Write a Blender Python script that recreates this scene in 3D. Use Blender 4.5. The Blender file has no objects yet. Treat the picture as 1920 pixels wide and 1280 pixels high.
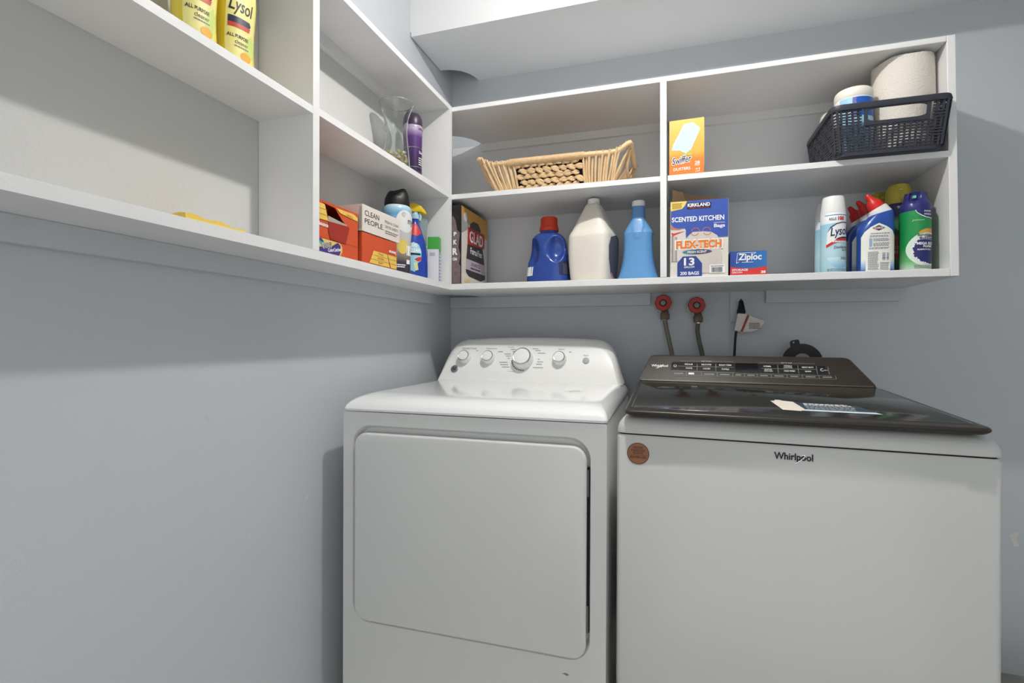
import bpy, bmesh, math, random
from mathutils import Vector, Matrix
from mathutils.bvhtree import BVHTree
random.seed(7)
PI = math.pi
SC = bpy.context.scene
C = SC.collection

# ------------------------------------------------------------ camera
cam_d = bpy.data.cameras.new('camera')
cam = bpy.data.objects.new('camera', cam_d)
C.objects.link(cam)
cam_d.sensor_width = 36.0
cam_d.lens = 955.6 / 1920 * 36.0
cam_d.clip_start = 0.02
cam.location = (0.9001, -1.9862, 1.068)
yaw, pitch, roll = 0.3064, -0.0054, -0.0039
cam.rotation_mode = 'XYZ'
cam.rotation_euler = (Matrix.Rotation(yaw, 3, 'Z') @ Matrix.Rotation(PI / 2 + pitch, 3, 'X') @ Matrix.Rotation(-roll, 3, 'Z')).to_euler()
SC.camera = cam

# ------------------------------------------------------------ world, exposure
world = bpy.data.worlds.new('world')
SC.world = world
world.use_nodes = True
world.node_tree.nodes['Background'].inputs[0].default_value = (0.97, 0.985, 1.0, 1)
world.node_tree.nodes['Background'].inputs[1].default_value = 1.2
SC.view_settings.view_transform = 'Standard'
SC.view_settings.look = 'None'
SC.view_settings.gamma = 1
SC.view_settings.use_curve_mapping = False
SC.view_settings.exposure = 0.0
LAMP = (0.85, -0.945, 2.298)
LAMP_STRENGTH = 1120.0


# ------------------------------------------------------------ materials
def lin(c):
    r = []
    for k in c[:3]:
        k = k / 255.0
        r.append(k / 12.92 if k <= 0.04045 else ((k + 0.055) / 1.055) ** 2.4)
    return (r[0], r[1], r[2], 1.0)


MATS = {}


def mat(name, col, rough=0.5, metal=0.0, var=0.04, vscale=30.0, bump=0.0, bscale=300.0, coat=0.0, trans=0.0, ior=1.45, emit=0.0, alpha=1.0, spec=0.5):
    if name in MATS:
        return MATS[name]
    m = bpy.data.materials.new(name)
    m.use_nodes = True
    nt = m.node_tree
    b = nt.nodes['Principled BSDF']
    c = lin(col)
    tc = nt.nodes.new('ShaderNodeTexCoord')
    if var > 0:
        no = nt.nodes.new('ShaderNodeTexNoise')
        no.inputs['Scale'].default_value = vscale
        no.inputs['Detail'].default_value = 3
        nt.links.new(tc.outputs['Object'], no.inputs['Vector'])
        mx = nt.nodes.new('ShaderNodeMix')
        mx.data_type = 'RGBA'
        mx.inputs['A'].default_value = tuple(k * (1 - var) for k in c[:3]) + (1,)
        mx.inputs['B'].default_value = tuple(min(1, k * (1 + var)) for k in c[:3]) + (1,)
        nt.links.new(no.outputs['Fac'], mx.inputs['Factor'])
        nt.links.new(mx.outputs['Result'], b.inputs['Base Color'])
    else:
        b.inputs['Base Color'].default_value = c
    b.inputs['Roughness'].default_value = rough
    b.inputs['Metallic'].default_value = metal
    b.inputs['Coat Weight'].default_value = coat
    b.inputs['Coat Roughness'].default_value = 0.08
    b.inputs['Transmission Weight'].default_value = trans
    b.inputs['IOR'].default_value = ior
    b.inputs['Specular IOR Level'].default_value = spec
    b.inputs['Alpha'].default_value = alpha
    if emit > 0:
        b.inputs['Emission Color'].default_value = c
        b.inputs['Emission Strength'].default_value = emit
    if bump > 0:
        n2 = nt.nodes.new('ShaderNodeTexNoise')
        n2.inputs['Scale'].default_value = bscale
        n2.inputs['Detail'].default_value = 2
        nt.links.new(tc.outputs['Object'], n2.inputs['Vector'])
        bp = nt.nodes.new('ShaderNodeBump')
        bp.inputs['Strength'].default_value = bump
        bp.inputs['Distance'].default_value = 0.002
        nt.links.new(n2.outputs['Fac'], bp.inputs['Height'])
        nt.links.new(bp.outputs['Normal'], b.inputs['Normal'])
    MATS[name] = m
    return m


def grad_mat(name, stops, axis='Z', lo=0.0, hi=1.0, rough=0.4, coat=0.0, trans=0.0):
    """printed or moulded-in colour gradient along an object axis"""
    m = bpy.data.materials.new(name)
    m.use_nodes = True
    nt = m.node_tree
    b = nt.nodes['Principled BSDF']
    tc = nt.nodes.new('ShaderNodeTexCoord')
    sx = nt.nodes.new('ShaderNodeSeparateXYZ')
    nt.links.new(tc.outputs['Object'], sx.inputs[0])
    mr = nt.nodes.new('ShaderNodeMapRange')
    mr.inputs['From Min'].default_value = lo
    mr.inputs['From Max'].default_value = hi
    nt.links.new(sx.outputs[axis], mr.inputs['Value'])
    cr = nt.nodes.new('ShaderNodeValToRGB')
    els = cr.color_ramp.elements
    while len(els) < len(stops):
        els.new(0.5)
    for e, (p, c) in zip(els, stops):
        e.position = p
        e.color = lin(c)
    nt.links.new(mr.outputs['Result'], cr.inputs[0])
    nt.links.new(cr.outputs[0], b.inputs['Base Color'])
    b.inputs['Roughness'].default_value = rough
    b.inputs['Coat Weight'].default_value = coat
    b.inputs['Transmission Weight'].default_value = trans
    return m


WALL = mat('blue_grey_wall_paint', (197, 202, 206), 0.55, var=0.025, vscale=3, bump=0.25, bscale=260)
SOFF = mat('white_ceiling_paint', (226, 226, 227), 0.6, var=0.02, vscale=4, bump=0.1, bscale=200)
SHELF = mat('white_shelf_paint', (228, 228, 227), 0.42, var=0.03, vscale=12, bump=0.22, bscale=140)
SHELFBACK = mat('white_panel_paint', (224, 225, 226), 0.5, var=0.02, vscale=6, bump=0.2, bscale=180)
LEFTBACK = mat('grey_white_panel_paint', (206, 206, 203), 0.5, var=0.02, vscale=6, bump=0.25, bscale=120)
FLOORM = mat('grey_vinyl_floor', (206, 203, 197), 0.5, var=0.06, vscale=9)
ENAMEL = mat('white_enamel', (216, 217, 214), 0.28, var=0.015, vscale=5, coat=0.3)
PLASTW = mat('white_plastic', (236, 236, 233), 0.35, var=0.015, vscale=8)
BLACK = mat('black_plastic', (16, 16, 17), 0.45, var=0.2)
DARKGAP = mat('dark_gap', (14, 14, 14), 0.8, var=0.1)
CHROME = mat('chrome', (200, 200, 200), 0.15, 1.0, var=0.03)
WHITE = mat('white_print', (240, 240, 238), 0.5, var=0.01)
INK = mat('black_print', (24, 24, 26), 0.5, var=0.05)
GREYINK = mat('grey_print', (112, 112, 114), 0.5, var=0.05)


# ------------------------------------------------------------ geometry helpers
def tag(o, label, cat, group=None):
    o['label'] = label
    o['category'] = cat
    if group:
        o['group'] = group
    return o


def thing(name, label, cat, loc=(0, 0, 0), rz=0.0, group=None):
    o = bpy.data.objects.new(name, None)
    C.objects.link(o)
    o.empty_display_size = 0.05
    o.location = loc
    o.rotation_euler = (0, 0, rz)
    return tag(o, label, cat, group)


def obj(name, bm, m, parent=None, smooth=True, bev=0.0, seg=2, ang=0.6, label=None, kind=None):
    if bev > 0:
        ed = [e for e in bm.edges if len(e.link_faces) == 2 and e.calc_face_angle(0) > 0.5]
        bmesh.ops.bevel(bm, geom=ed, offset=bev, segments=seg, affect='EDGES', profile=0.5, clamp_overlap=True)
    me = bpy.data.meshes.new(name)
    bm.to_mesh(me)
    bm.free()
    return objm(name, me, m, parent, smooth, ang, label, kind)


def objm(name, me, m, parent=None, smooth=True, ang=0.6, label=None, kind=None):
    o = bpy.data.objects.new(name, me)
    C.objects.link(o)
    if m is not None and not me.materials:
        me.materials.append(m)
    if smooth:
        me.shade_smooth()
        me.set_sharp_from_angle(angle=ang)
    if parent is not None:
        o.parent = parent
    if label:
        o['label'] = label
    if kind:
        o['kind'] = kind
    return o


def box(bm, x0, x1, y0, y1, z0, z1):
    v = [bm.verts.new(p) for p in ((x0, y0, z0), (x1, y0, z0), (x1, y1, z0), (x0, y1, z0), (x0, y0, z1), (x1, y0, z1), (x1, y1, z1), (x0, y1, z1))]
    for f in ((0, 3, 2, 1), (4, 5, 6, 7), (0, 1, 5, 4), (1, 2, 6, 5), (2, 3, 7, 6), (3, 0, 4, 7)):
        bm.faces.new([v[i] for i in f])
    return v


def BX(name, x0, x1, y0, y1, z0, z1, m, parent=None, bev=0.0, label=None):
    bm = bmesh.new()
    box(bm, x0, x1, y0, y1, z0, z1)
    return obj(name, bm, m, parent, bev > 0, bev, label=label)


def loft(bm, rings, cap0=True, cap1=True, close=True):
    vs = [[bm.verts.new(p) for p in r] for r in rings]
    n = len(vs[0])
    for a, b in zip(vs[:-1], vs[1:]):
        for i in range(n if close else n - 1):
            j = (i + 1) % n
            bm.faces.new((a[i], a[j], b[j], b[i]))
    if cap0:
        bm.faces.new(vs[0][::-1])
    if cap1:
        bm.faces.new(vs[-1])
    return vs


def se(cx, cy, z, rx, ry, n=2.0, N=40, tilt=0.0):
    """super-ellipse ring, optionally tilted about the y axis"""
    r = []
    for i in range(N):
        a = 2 * PI * i / N
        c, s = math.cos(a), math.sin(a)
        u = rx * math.copysign(abs(c) ** (2 / n), c)
        w = ry * math.copysign(abs(s) ** (2 / n), s)
        r.append((cx + u * math.cos(tilt), cy + w, z + u * math.sin(tilt)))
    return r


def rrect(x0, x1, y0, y1, r, z, k=5):
    p = []
    for cx, cy, a0 in ((x1 - r, y1 - r, 0), (x0 + r, y1 - r, PI / 2), (x0 + r, y0 + r, PI), (x1 - r, y0 + r, 1.5 * PI)):
        for i in range(k + 1):
            a = a0 + PI / 2 * i / k
            p.append((cx + r * math.cos(a), cy + r * math.sin(a), z))
    return p


def lathe(bm, prof, cx=0, cy=0, N=32, cap0=True, cap1=True):
    return loft(bm, [se(cx, cy, z, r, r, 2, N) for r, z in prof], cap0, cap1)


def tube(bm, pts, r, N=8, cap=True):
    pts = [Vector(p) for p in pts]
    rings = []
    up = None
    for i, p in enumerate(pts):
        t = (pts[min(i + 1, len(pts) - 1)] - pts[max(i - 1, 0)]).normalized()
        if up is None:
            up = Vector((0, 0, 1)) if abs(t.z) < 0.9 else Vector((1, 0, 0))
        a = t.cross(up).normalized()
        b = a.cross(t).normalized()
        up = b
        rr = r(i / (len(pts) - 1)) if callable(r) else r
        rings.append([p + (a * math.cos(2 * PI * k / N) + b * math.sin(2 * PI * k / N)) * rr for k in range(N)])
    loft(bm, rings, cap, cap)


def bez(pts, n=12):
    """Catmull-Rom through points"""
    P = [Vector(p) for p in pts]
    P = [P[0] * 2 - P[1]] + P + [P[-1] * 2 - P[-2]]
    out = []
    for i in range(1, len(P) - 2):
        for k in range(n):
            t = k / n
            a, b, c, d = P[i - 1:i + 3]
            out.append(0.5 * ((2 * b) + (c - a) * t + (2 * a - 5 * b + 4 * c - d) * t * t + (3 * b - a - 3 * c + d) * t ** 3))
    out.append(P[-2])
    return out


def prism(bm, outline, f0, f1):
    """outline of 2-D points; f0/f1 map (u,v) to the two ends"""
    a = [bm.verts.new(f0(*p)) for p in outline]
    b = [bm.verts.new(f1(*p)) for p in outline]
    n = len(a)
    for i in range(n):
        j = (i + 1) % n
        bm.faces.new((a[i], a[j], b[j], b[i]))
    bm.faces.new(a[::-1])
    bm.faces.new(b)
    bmesh.ops.recalc_face_normals(bm, faces=bm.faces[:])


class Frame:
    """a drawing plane: origin, right, up; bvh = surface the print follows"""

    def __init__(s, o=(0, 0, 0), u=(1, 0, 0), v=(0, 0, 1), bvh=None):
        s.o, s.u, s.v = Vector(o), Vector(u).normalized(), Vector(v).normalized()
        s.n = s.u.cross(s.v).normalized()
        s.bvh = bvh

    def at(s, u, v, off):
        p = s.o + s.u * u + s.v * v
        if s.bvh is not None:
            h = s.bvh.ray_cast(p + s.n * 0.3, -s.n)
            if h[0] is not None:
                return h[0] + s.n * off
        return p + s.n * off


def bvh_of(o):
    bm = bmesh.new()
    bm.from_mesh(o.data)
    t = BVHTree.FromBMesh(bm)
    bm.free()
    return t


def patch(name, fr, poly, m, parent, off=0.0004, sub=0, label=None):
    """flat printed shape from an outline in frame units; sub>0 subdivides it to follow a curved surface"""
    bm = bmesh.new()
    vs = [bm.verts.new((p[0], p[1], 0)) for p in poly]
    bm.faces.new(vs)
    if sub > 0:
        us = [p[0] for p in poly]
        ws = [p[1] for p in poly]
        for lo, hi, ax in ((min(us), max(us), 0), (min(ws), max(ws), 1)):
            n = max(1, int((hi - lo) / sub))
            for k in range(1, n):
                c = lo + (hi - lo) * k / n
                co = (c, 0, 0) if ax == 0 else (0, c, 0)
                no = (1, 0, 0) if ax == 0 else (0, 1, 0)
                bmesh.ops.bisect_plane(bm, geom=bm.verts[:] + bm.edges[:] + bm.faces[:], plane_co=co, plane_no=no)
    for w in bm.verts:
        w.co = fr.at(w.co.x, w.co.y, off)
    bm.normal_update()
    if bm.faces and bm.faces[:][0].normal.dot(fr.n) < 0:
        bmesh.ops.reverse_faces(bm, faces=bm.faces[:])
    return obj(name, bm, m, parent, smooth=sub > 0, label=label)


def text(fr, s, cx, cy, w, h, m, parent, off=0.0008, bold=0.0, shear=0.0, rot=0.0, name='lettering', depth=0.0, fine=0.0, label=None):
    """lettering fitted into a w x h box centred at (cx,cy) on the frame"""
    cu = bpy.data.curves.new('t', 'FONT')
    cu.body = s
    cu.size = 1.0
    cu.offset = bold
    cu.shear = shear
    cu.align_x = 'CENTER'
    cu.resolution_u = 3
    to = bpy.data.objects.new('t', cu)
    me = bpy.data.meshes.new_from_object(to)
    bpy.data.objects.remove(to)
    bpy.data.curves.remove(cu)
    bm = bmesh.new()
    bm.from_mesh(me)
    bpy.data.meshes.remove(me)
    if not bm.verts:
        bm.free()
        return None
    xs = [v.co.x for v in bm.verts]
    ys = [v.co.y for v in bm.verts]
    x0, x1, y0, y1 = min(xs), max(xs), min(ys), max(ys)
    sx, sy = w / (x1 - x0), h / (y1 - y0)
    cr, sr = math.cos(rot), math.sin(rot)
    for v in bm.verts:
        u, q = (v.co.x - (x0 + x1) / 2) * sx, (v.co.y - (y0 + y1) / 2) * sy
        v.co = (cx + u * cr - q * sr, cy + u * sr + q * cr, 0)
    if fine > 0:
        for _ in range(3):
            ed = [e for e in bm.edges if e.calc_length() > fine]
            if not ed:
                break
            bmesh.ops.subdivide_edges(bm, edges=ed, cuts=1)
            bmesh.ops.triangulate(bm, faces=bm.faces[:])
    if depth > 0:
        r = bmesh.ops.extrude_face_region(bm, geom=bm.faces[:])
        for g in r['geom']:
            if isinstance(g, bmesh.types.BMVert):
                g.co.z += depth
    for v in bm.verts:
        v.co = fr.at(v.co.x, v.co.y, off + v.co.z)
    bmesh.ops.recalc_face_normals(bm, faces=bm.faces[:]) if depth > 0 else None
    return obj(name, bm, m, parent, smooth=False, label=label)


def fine_print(fr, x0, x1, y0, y1, rows, m, parent, off=0.0009, gap=0.45, words=9, seed=1):
    """rows of illegibly small print as thin broken bars (one mesh)"""
    rnd = random.Random(seed)
    bm = bmesh.new()
    dh = (y1 - y0) / rows
    for r in range(rows):
        y = y1 - dh * (r + 1)
        x = x0
        end = x1 - (x1 - x0) * rnd.uniform(0, 0.15)
        while x < end:
            wl = (x1 - x0) / words * rnd.uniform(0.5, 1.2)
            xe = min(end, x + wl)
            bm.faces.new([bm.verts.new(fr.at(*p, off)) for p in ((x, y), (xe, y), (xe, y + dh * (1 - gap)), (x, y + dh * (1 - gap)))])
            x = xe + (x1 - x0) * 0.025
    return obj('fine_print', bm, m, parent, smooth=False, kind='stuff')


def barcode(fr, x0, x1, y0, y1, parent, off=0.0009, n=22, horizontal=False, seed=3, m=None):
    rnd = random.Random(seed)
    bm = bmesh.new()
    L = (y1 - y0) if horizontal else (x1 - x0)
    p = 0.0
    while p < L:
        w = L / n * rnd.choice((0.4, 0.7, 1.1))
        e = min(L, p + w)
        q = ((x0, y0 + p), (x1, y0 + p), (x1, y0 + e), (x0, y0 + e)) if horizontal else ((x0 + p, y0), (x0 + e, y0), (x0 + e, y1), (x0 + p, y1))
        bm.faces.new([bm.verts.new(fr.at(*k, off)) for k in q])
        p = e + L / n * rnd.choice((0.4, 0.8))
    return obj('barcode', bm, m or INK, parent, smooth=False, kind='stuff')


def rect(x0, x1, y0, y1):
    return [(x0, y0), (x1, y0), (x1, y1), (x0, y1)]


def disc(cx, cy, rx, ry=None, n=28, a0=0, a1=2 * PI):
    ry = ry or rx
    full = abs(a1 - a0 - 2 * PI) < 1e-6
    return [(cx + rx * math.cos(a0 + (a1 - a0) * i / (n if full else n - 1)), cy + ry * math.sin(a0 + (a1 - a0) * i / (n if full else n - 1))) for i in range(n)]


def arc_band(cx, cy, r0, r1, a0, a1, n=20):
    return [(cx + r1 * math.cos(a0 + (a1 - a0) * i / n), cy + r1 * math.sin(a0 + (a1 - a0) * i / n)) for i in range(n + 1)] + \
           [(cx + r0 * math.cos(a1 + (a0 - a1) * i / n), cy + r0 * math.sin(a1 + (a0 - a1) * i / n)) for i in range(n + 1)]


def struct(o, label=None):
    o['kind'] = 'structure'
    if label:
        o['label'] = label
    return o


# ------------------------------------------------------------ the room
CEIL, XR, YR = 2.42, 2.55, -2.75
struct(BX('floor', -0.1, XR + 0.1, YR - 0.1, 0.1, -0.08, 0, FLOORM), 'grey vinyl floor under the machines')
struct(BX('ceiling', -0.1, XR + 0.1, YR - 0.1, 0.1, CEIL, CEIL + 0.08, SOFF), 'white flat ceiling of the laundry closet')
struct(BX('wall_left', -0.1, 0, YR - 0.1, 0.1, 0, CEIL, WALL), 'pale blue-grey painted left wall')
struct(BX('wall_back', 0, XR, 0, 0.1, 0, CEIL, WALL), 'pale blue-grey painted wall behind the machines')
struct(BX('wall_right', XR, XR + 0.1, YR - 0.1, 0.1, 0, CEIL, WALL), 'pale blue-grey painted right wall')
bm = bmesh.new()
box(bm, 0, 0.35, YR - 0.1, YR, 0, CEIL)
box(bm, 2.2, XR, YR - 0.1, YR, 0, CEIL)
box(bm, 0.35, 2.2, YR - 0.1, YR, 2.1, CEIL)  # unseen opening, added wide so that world light fills the room
struct(obj('wall_front', bm, WALL, smooth=False), 'wall behind the camera with a wide opening added for fill light')


def notched(x0, x1, y0, y1, r, k=14):
    """rectangle whose back left corner (x0,y1) carries a quarter-round pipe cut-out"""
    o = [(x0, y0), (x1, y0), (x1, y1), (x0 + r, y1)]
    for i in range(1, k):
        a = PI / 2 * i / k
        o.append((x0 + r * math.cos(a), y1 - r * math.sin(a)))
    o.append((x0, y1 - r))
    return o


bm = bmesh.new()
prism(bm, notched(0.003, XR, -0.358, 0, 0.118), lambda a, b: (a, b, 2.1425), lambda a, b: (a, b, 2.16))
box(bm, 0, XR, -0.358, -0.342, 2.16, CEIL)
struct(obj('trim_1', bm, SOFF, smooth=False), 'white boxed soffit above the shelves with a rounded pipe cut-out')

# ------------------------------------------------------------ ceiling lamp
lamp = thing('ceiling_lamp', 'small ceiling lamp with a flattened bulb lighting the closet', 'lamp', (LAMP[0], LAMP[1], CEIL))
bm = bmesh.new()
lathe(bm, [(0.06, 0), (0.062, -0.012), (0.05, -0.03), (0.03, -0.05), (0.022, -0.075), (0.02, -0.112)][::-1])
obj('lamp_holder', bm, PLASTW, lamp)
bm = bmesh.new()
bmesh.ops.create_icosphere(bm, subdivisions=3, radius=0.034)
for w in bm.verts:
    w.co.z *= 0.38
bmesh.ops.translate(bm, verts=bm.verts, vec=(0, 0, LAMP[2] - CEIL))
bulb = obj('bulb', bm, None, lamp)
bmat = mat('glowing_bulb', (255, 252, 248), 0.4, var=0.0, emit=LAMP_STRENGTH)
bulb.data.materials.append(bmat)

# ------------------------------------------------------------ shelves
DL, DB = 0.1506, 0.3295
ZB0, ZB1, ZM0, ZM1, ZT0, ZT1 = 1.2402, 1.261, 1.560, 1.5765, 1.869, 1.885
bu = thing('wall_shelf_unit', 'white painted cubby shelving with four bays on the wall above the machines', 'shelf', (0, 0, ZB0))


def board_n(name, z0, z1, x1b, parent):
    bm = bmesh.new()
    prism(bm, notched(0.004, x1b, -DB, -0.001, 0.14), lambda a, b: (a, b, z0 - ZB0), lambda a, b: (a, b, z1 - ZB0))
    return obj(name, bm, SHELF, parent, True, 0.0012, 1)


board_n('shelf_board', ZB0, ZB1, 1.607, bu)
board_n('shelf_board', ZT0, ZT1, 1.594, bu)
BX('shelf_board', 0.004, 0.8585, -DB, -0.005, ZM0 - ZB0, ZM1 - ZB0, SHELF, bu, 0.0012)
BX('shelf_board', 0.881, 1.601, -DB, -0.005, ZM0 - ZB0, ZM1 - ZB0, SHELF, bu, 0.0012)


def lean_panel(name, xb, xt, t, z0, z1, parent):
    bm = bmesh.new()
    prism(bm, [(xb, z0), (xb + t, z0), (xt + t, z1), (xt, z1)], lambda a, b: (a, -DB - 0.0005, b - ZB0), lambda a, b: (a, -0.005, b - ZB0))
    return obj(name, bm, SHELF, parent, True, 0.0012, 1)


lean_panel('divider', 0.8605, 0.8565, 0.0195, ZB1, ZT0, bu)
lean_panel('end_panel', 1.6075, 1.5945, 0.0195, ZB0, ZT1, bu)
for a, b in ((0.006, 0.8575), (0.88, 1.5945)):
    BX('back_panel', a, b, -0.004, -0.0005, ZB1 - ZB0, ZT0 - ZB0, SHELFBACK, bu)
BX('cleat', 0.142, 0.8575, -0.019, -0.004, 1.84 - ZB0, ZT0 - ZB0, SHELF, bu, 0.001)
BX('cleat', 0.88, 1.5945, -0.019, -0.004, 1.84 - ZB0, ZT0 - ZB0, SHELF, bu, 0.001)
BX('cleat', 0.003, 0.818, -0.018, -0.001, 1.1955 - ZB0, -0.0005, WALL, bu, 0.001)
BX('cleat', 1.209, 1.607, -0.018, -0.001, 1.197 - ZB0, -0.0005, WALL, bu, 0.001)

lu = thing('wall_shelf_unit', 'white painted cubby shelving running along the left wall', 'shelf', (0, -0.33, ZB0))
YL = -1.98
oy = 0.33


def LB(name, x0, x1, y0, y1, z0, z1, m=SHELF, bev=0.0012):
    return BX(name, x0, x1, y0 + oy, y1 + oy, z0 - ZB0, z1 - ZB0, m, lu, bev)


YD0, YD1 = -1.0585, -1.0375
LB('shelf_board', 0.004, DL, YL, -0.3305, ZB0, ZB1)
LB('shelf_board', 0.004, DL, YL, YD0, ZM0 - 0.004, ZM1 - 0.004)
LB('shelf_board', 0.004, DL, YD1, -0.353, ZM0, ZM1)
LB('shelf_board', 0.004, DL, YL, -0.3305, ZT0, ZT1)
LB('divider', 0.004, DL + 0.0005, YD0, YD1, ZB1, ZT0)
LB('end_panel', 0.004, DL + 0.0005, -0.353, -0.3305, ZB1, ZT0)
LB('end_panel', 0.004, DL + 0.0005, YL, YL + 0.02, ZB1, ZT0)
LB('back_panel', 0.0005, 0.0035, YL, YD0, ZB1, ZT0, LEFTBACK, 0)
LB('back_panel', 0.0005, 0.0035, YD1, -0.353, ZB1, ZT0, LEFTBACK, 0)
LB('cleat', 0.0035, 0.019, YD1, -0.353, 1.836, ZT0)
LB('cleat', 0.0035, 0.019, YL + 0.02, YD0, 1.836, ZT0)
LB('cleat', 0.001, 0.018, YL, -0.2, 1.2, ZB0 - 0.0005, WALL)
# small blemishes in the wall paint
wl = bpy.data.objects['wall_left']
for y, z in ((-1.183, 0.905), (-1.08, 0.62)):
    bm = bmesh.new()
    lathe(bm, [(0.007, 0), (0.0065, 0.0006), (0.003, 0.0011)], N=18)
    for w in bm.verts:
        w.co = Vector((w.co.z, y + w.co.x, z + w.co.y))
    obj('nail_pop', bm, WALL, wl)
CHIP = mat('bare_plaster_chip', (214, 212, 206), 0.8)
for par, fr, p in ((wl, Frame((0, 0, 0), (0, 1, 0), (0, 0, 1)), [(-0.905, 0.652), (-0.893, 0.66), (-0.882, 0.662), (-0.886, 0.657), (-0.897, 0.654)]),
                   (bpy.data.objects['wall_back'], Frame((0, 0, 0)), [(1.905, 0.46), (1.925, 0.474), (1.93, 0.466), (1.922, 0.455), (1.93, 0.43), (1.918, 0.425)])):
    patch('paint_chip', fr, p, CHIP, par, 0.0004)

# ------------------------------------------------------------ dryer
def holed_plate(bm, outer, inner, f):
    a = [bm.verts.new(f(*p)) for p in outer]
    b = [bm.verts.new(f(*p)) for p in inner]
    ed = [bm.edges.new((a[i], a[(i + 1) % len(a)])) for i in range(len(a))] + [bm.edges.new((b[i], b[(i + 1) % len(b)])) for i in range(len(b))]
    bmesh.ops.triangle_fill(bm, use_beauty=True, use_dissolve=False, edges=ed)
    return a, b


def rr2(x0, x1, y0, y1, r, k=8):
    return [(p[0], p[1]) for p in rrect(x0, x1, y0, y1, r, 0, k)]


dr = thing('clothes_dryer', 'white front-loading clothes dryer with three small knobs and one large dial', 'dryer', (0.0734, -0.8414, 0), 0.0147)
DW = 0.686
bm = bmesh.new()
outer = rr2(0.0, DW, 0.03, 0.8765, 0.004, 2)
inner = rr2(0.029, 0.650, 0.331, 0.843, 0.05)
a, b = holed_plate(bm, outer, inner, lambda u, v: (u, 0.0, v))
bk = [bm.verts.new((u, 0.686, v)) for u, v in outer]
n = len(a)
for i in range(n):
    bm.faces.new((a[i], a[(i + 1) % n], bk[(i + 1) % n], bk[i]))
bm.faces.new(bk)
in2 = [bm.verts.new((u + (0.34 - u) * 0.022, 0.016, v + (0.59 - v) * 0.03)) for u, v in inner]
n = len(b)
for i in range(n):
    bm.faces.new((b[i], b[(i + 1) % n], in2[(i + 1) % n], in2[i]))
bm.faces.new(in2)
bmesh.ops.recalc_face_normals(bm, faces=bm.faces[:])
obj('cabinet', bm, ENAMEL, dr, True, ang=0.5)
bm = bmesh.new()
prism(bm, rr2(0.038, 0.6415, 0.338, 0.8235, 0.034), lambda u, v: (u, 0.0135, v), lambda u, v: (u, -0.0085, v))
door = obj('door', bm, ENAMEL, dr, True, 0.005, 3, ang=0.9)
bm = bmesh.new()
prism(bm, [(0.6425, 0.40), (0.6475, 0.40), (0.6475, 0.775), (0.6425, 0.775)], lambda u, v: (u, 0.0155, v), lambda u, v: (u, 0.002, v))
obj('door_gap_shade', bm, DARKGAP, dr, False, label='dark gap strip beside the door hinge')  # near-black strip standing in for the shade in the door gap
for zz in (0.74, 0.43):
    BX('hinge', 0.6405, 0.646, -0.002, 0.014, zz - 0.03, zz + 0.03, mat('hinge_dull_grey', (96, 96, 94), 0.6), dr, 0.001)
for x0, x1 in ((0.03, 0.07), (0.615, 0.655)):
    for y0, y1 in ((0.03, 0.07), (0.62, 0.66)):
        BX('foot', x0, x1, y0, y1, 0, 0.031, BLACK, dr)
# top deck with rolled front lip
SCUFF = bpy.data.materials.new('scuffed_enamel')
SCUFF.use_nodes = True
nt = SCUFF.node_tree
pb = nt.nodes['Principled BSDF']
pb.inputs['Roughness'].default_value = 0.16
pb.inputs['Coat Weight'].default_value = 0.4
tc = nt.nodes.new('ShaderNodeTexCoord')
mp = nt.nodes.new('ShaderNodeMapping')
mp.inputs['Location'].default_value = (-0.56, -0.3, 0)
vl = nt.nodes.new('ShaderNodeVectorMath')
vl.operation = 'LENGTH'
nt.links.new(tc.outputs['Object'], mp.inputs['Vector'])
sc3 = nt.nodes.new('ShaderNodeVectorMath')
sc3.operation = 'MULTIPLY'
sc3.inputs[1].default_value = (1.0, 0.8, 0.0)
nt.links.new(mp.outputs[0], sc3.inputs[0])
nt.links.new(sc3.outputs[0], vl.inputs[0])
nz = nt.nodes.new('ShaderNodeTexNoise')
nz.inputs['Scale'].default_value = 160
nz.inputs['Detail'].default_value = 5
nt.links.new(tc.outputs['Object'], nz.inputs['Vector'])
mr = nt.nodes.new('ShaderNodeMapRange')
mr.inputs['From Min'].default_value = 0.085
mr.inputs['From Max'].default_value = 0.0
nt.links.new(vl.outputs['Value'], mr.inputs['Value'])
ml = nt.nodes.new('ShaderNodeMath')
ml.operation = 'MULTIPLY'
nt.links.new(mr.outputs[0], ml.inputs[0])
nt.links.new(nz.outputs['Fac'], ml.inputs[1])
cr = nt.nodes.new('ShaderNodeValToRGB')
cr.color_ramp.elements[0].position = 0.33
cr.color_ramp.elements[0].color = lin((238, 239, 238))
cr.color_ramp.elements[1].position = 0.47
cr.color_ramp.elements[1].color = lin((120, 120, 118))
nt.links.new(ml.outputs[0], cr.inputs[0])
nt.links.new(cr.outputs[0], pb.inputs['Base Color'])
bm = bmesh.new()
rings = []
for z, fi, si in ((0.8785, 0.0, 0.0), (0.884, -0.002, -0.001), (0.892, 0.002, 0.001), (0.9, 0.01, 0.005), (0.907, 0.022, 0.011), (0.9125, 0.038, 0.018), (0.916, 0.056, 0.026), (0.9175, 0.075, 0.034)):
    rings.append(rrect(si, DW - si, fi, 0.69, 0.012 + max(0, fi) * 0.5, z, 6))
loft(bm, rings)
obj('top_deck', bm, SCUFF, dr, True, ang=0.7)
# console
LEAN = 0.5


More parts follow.
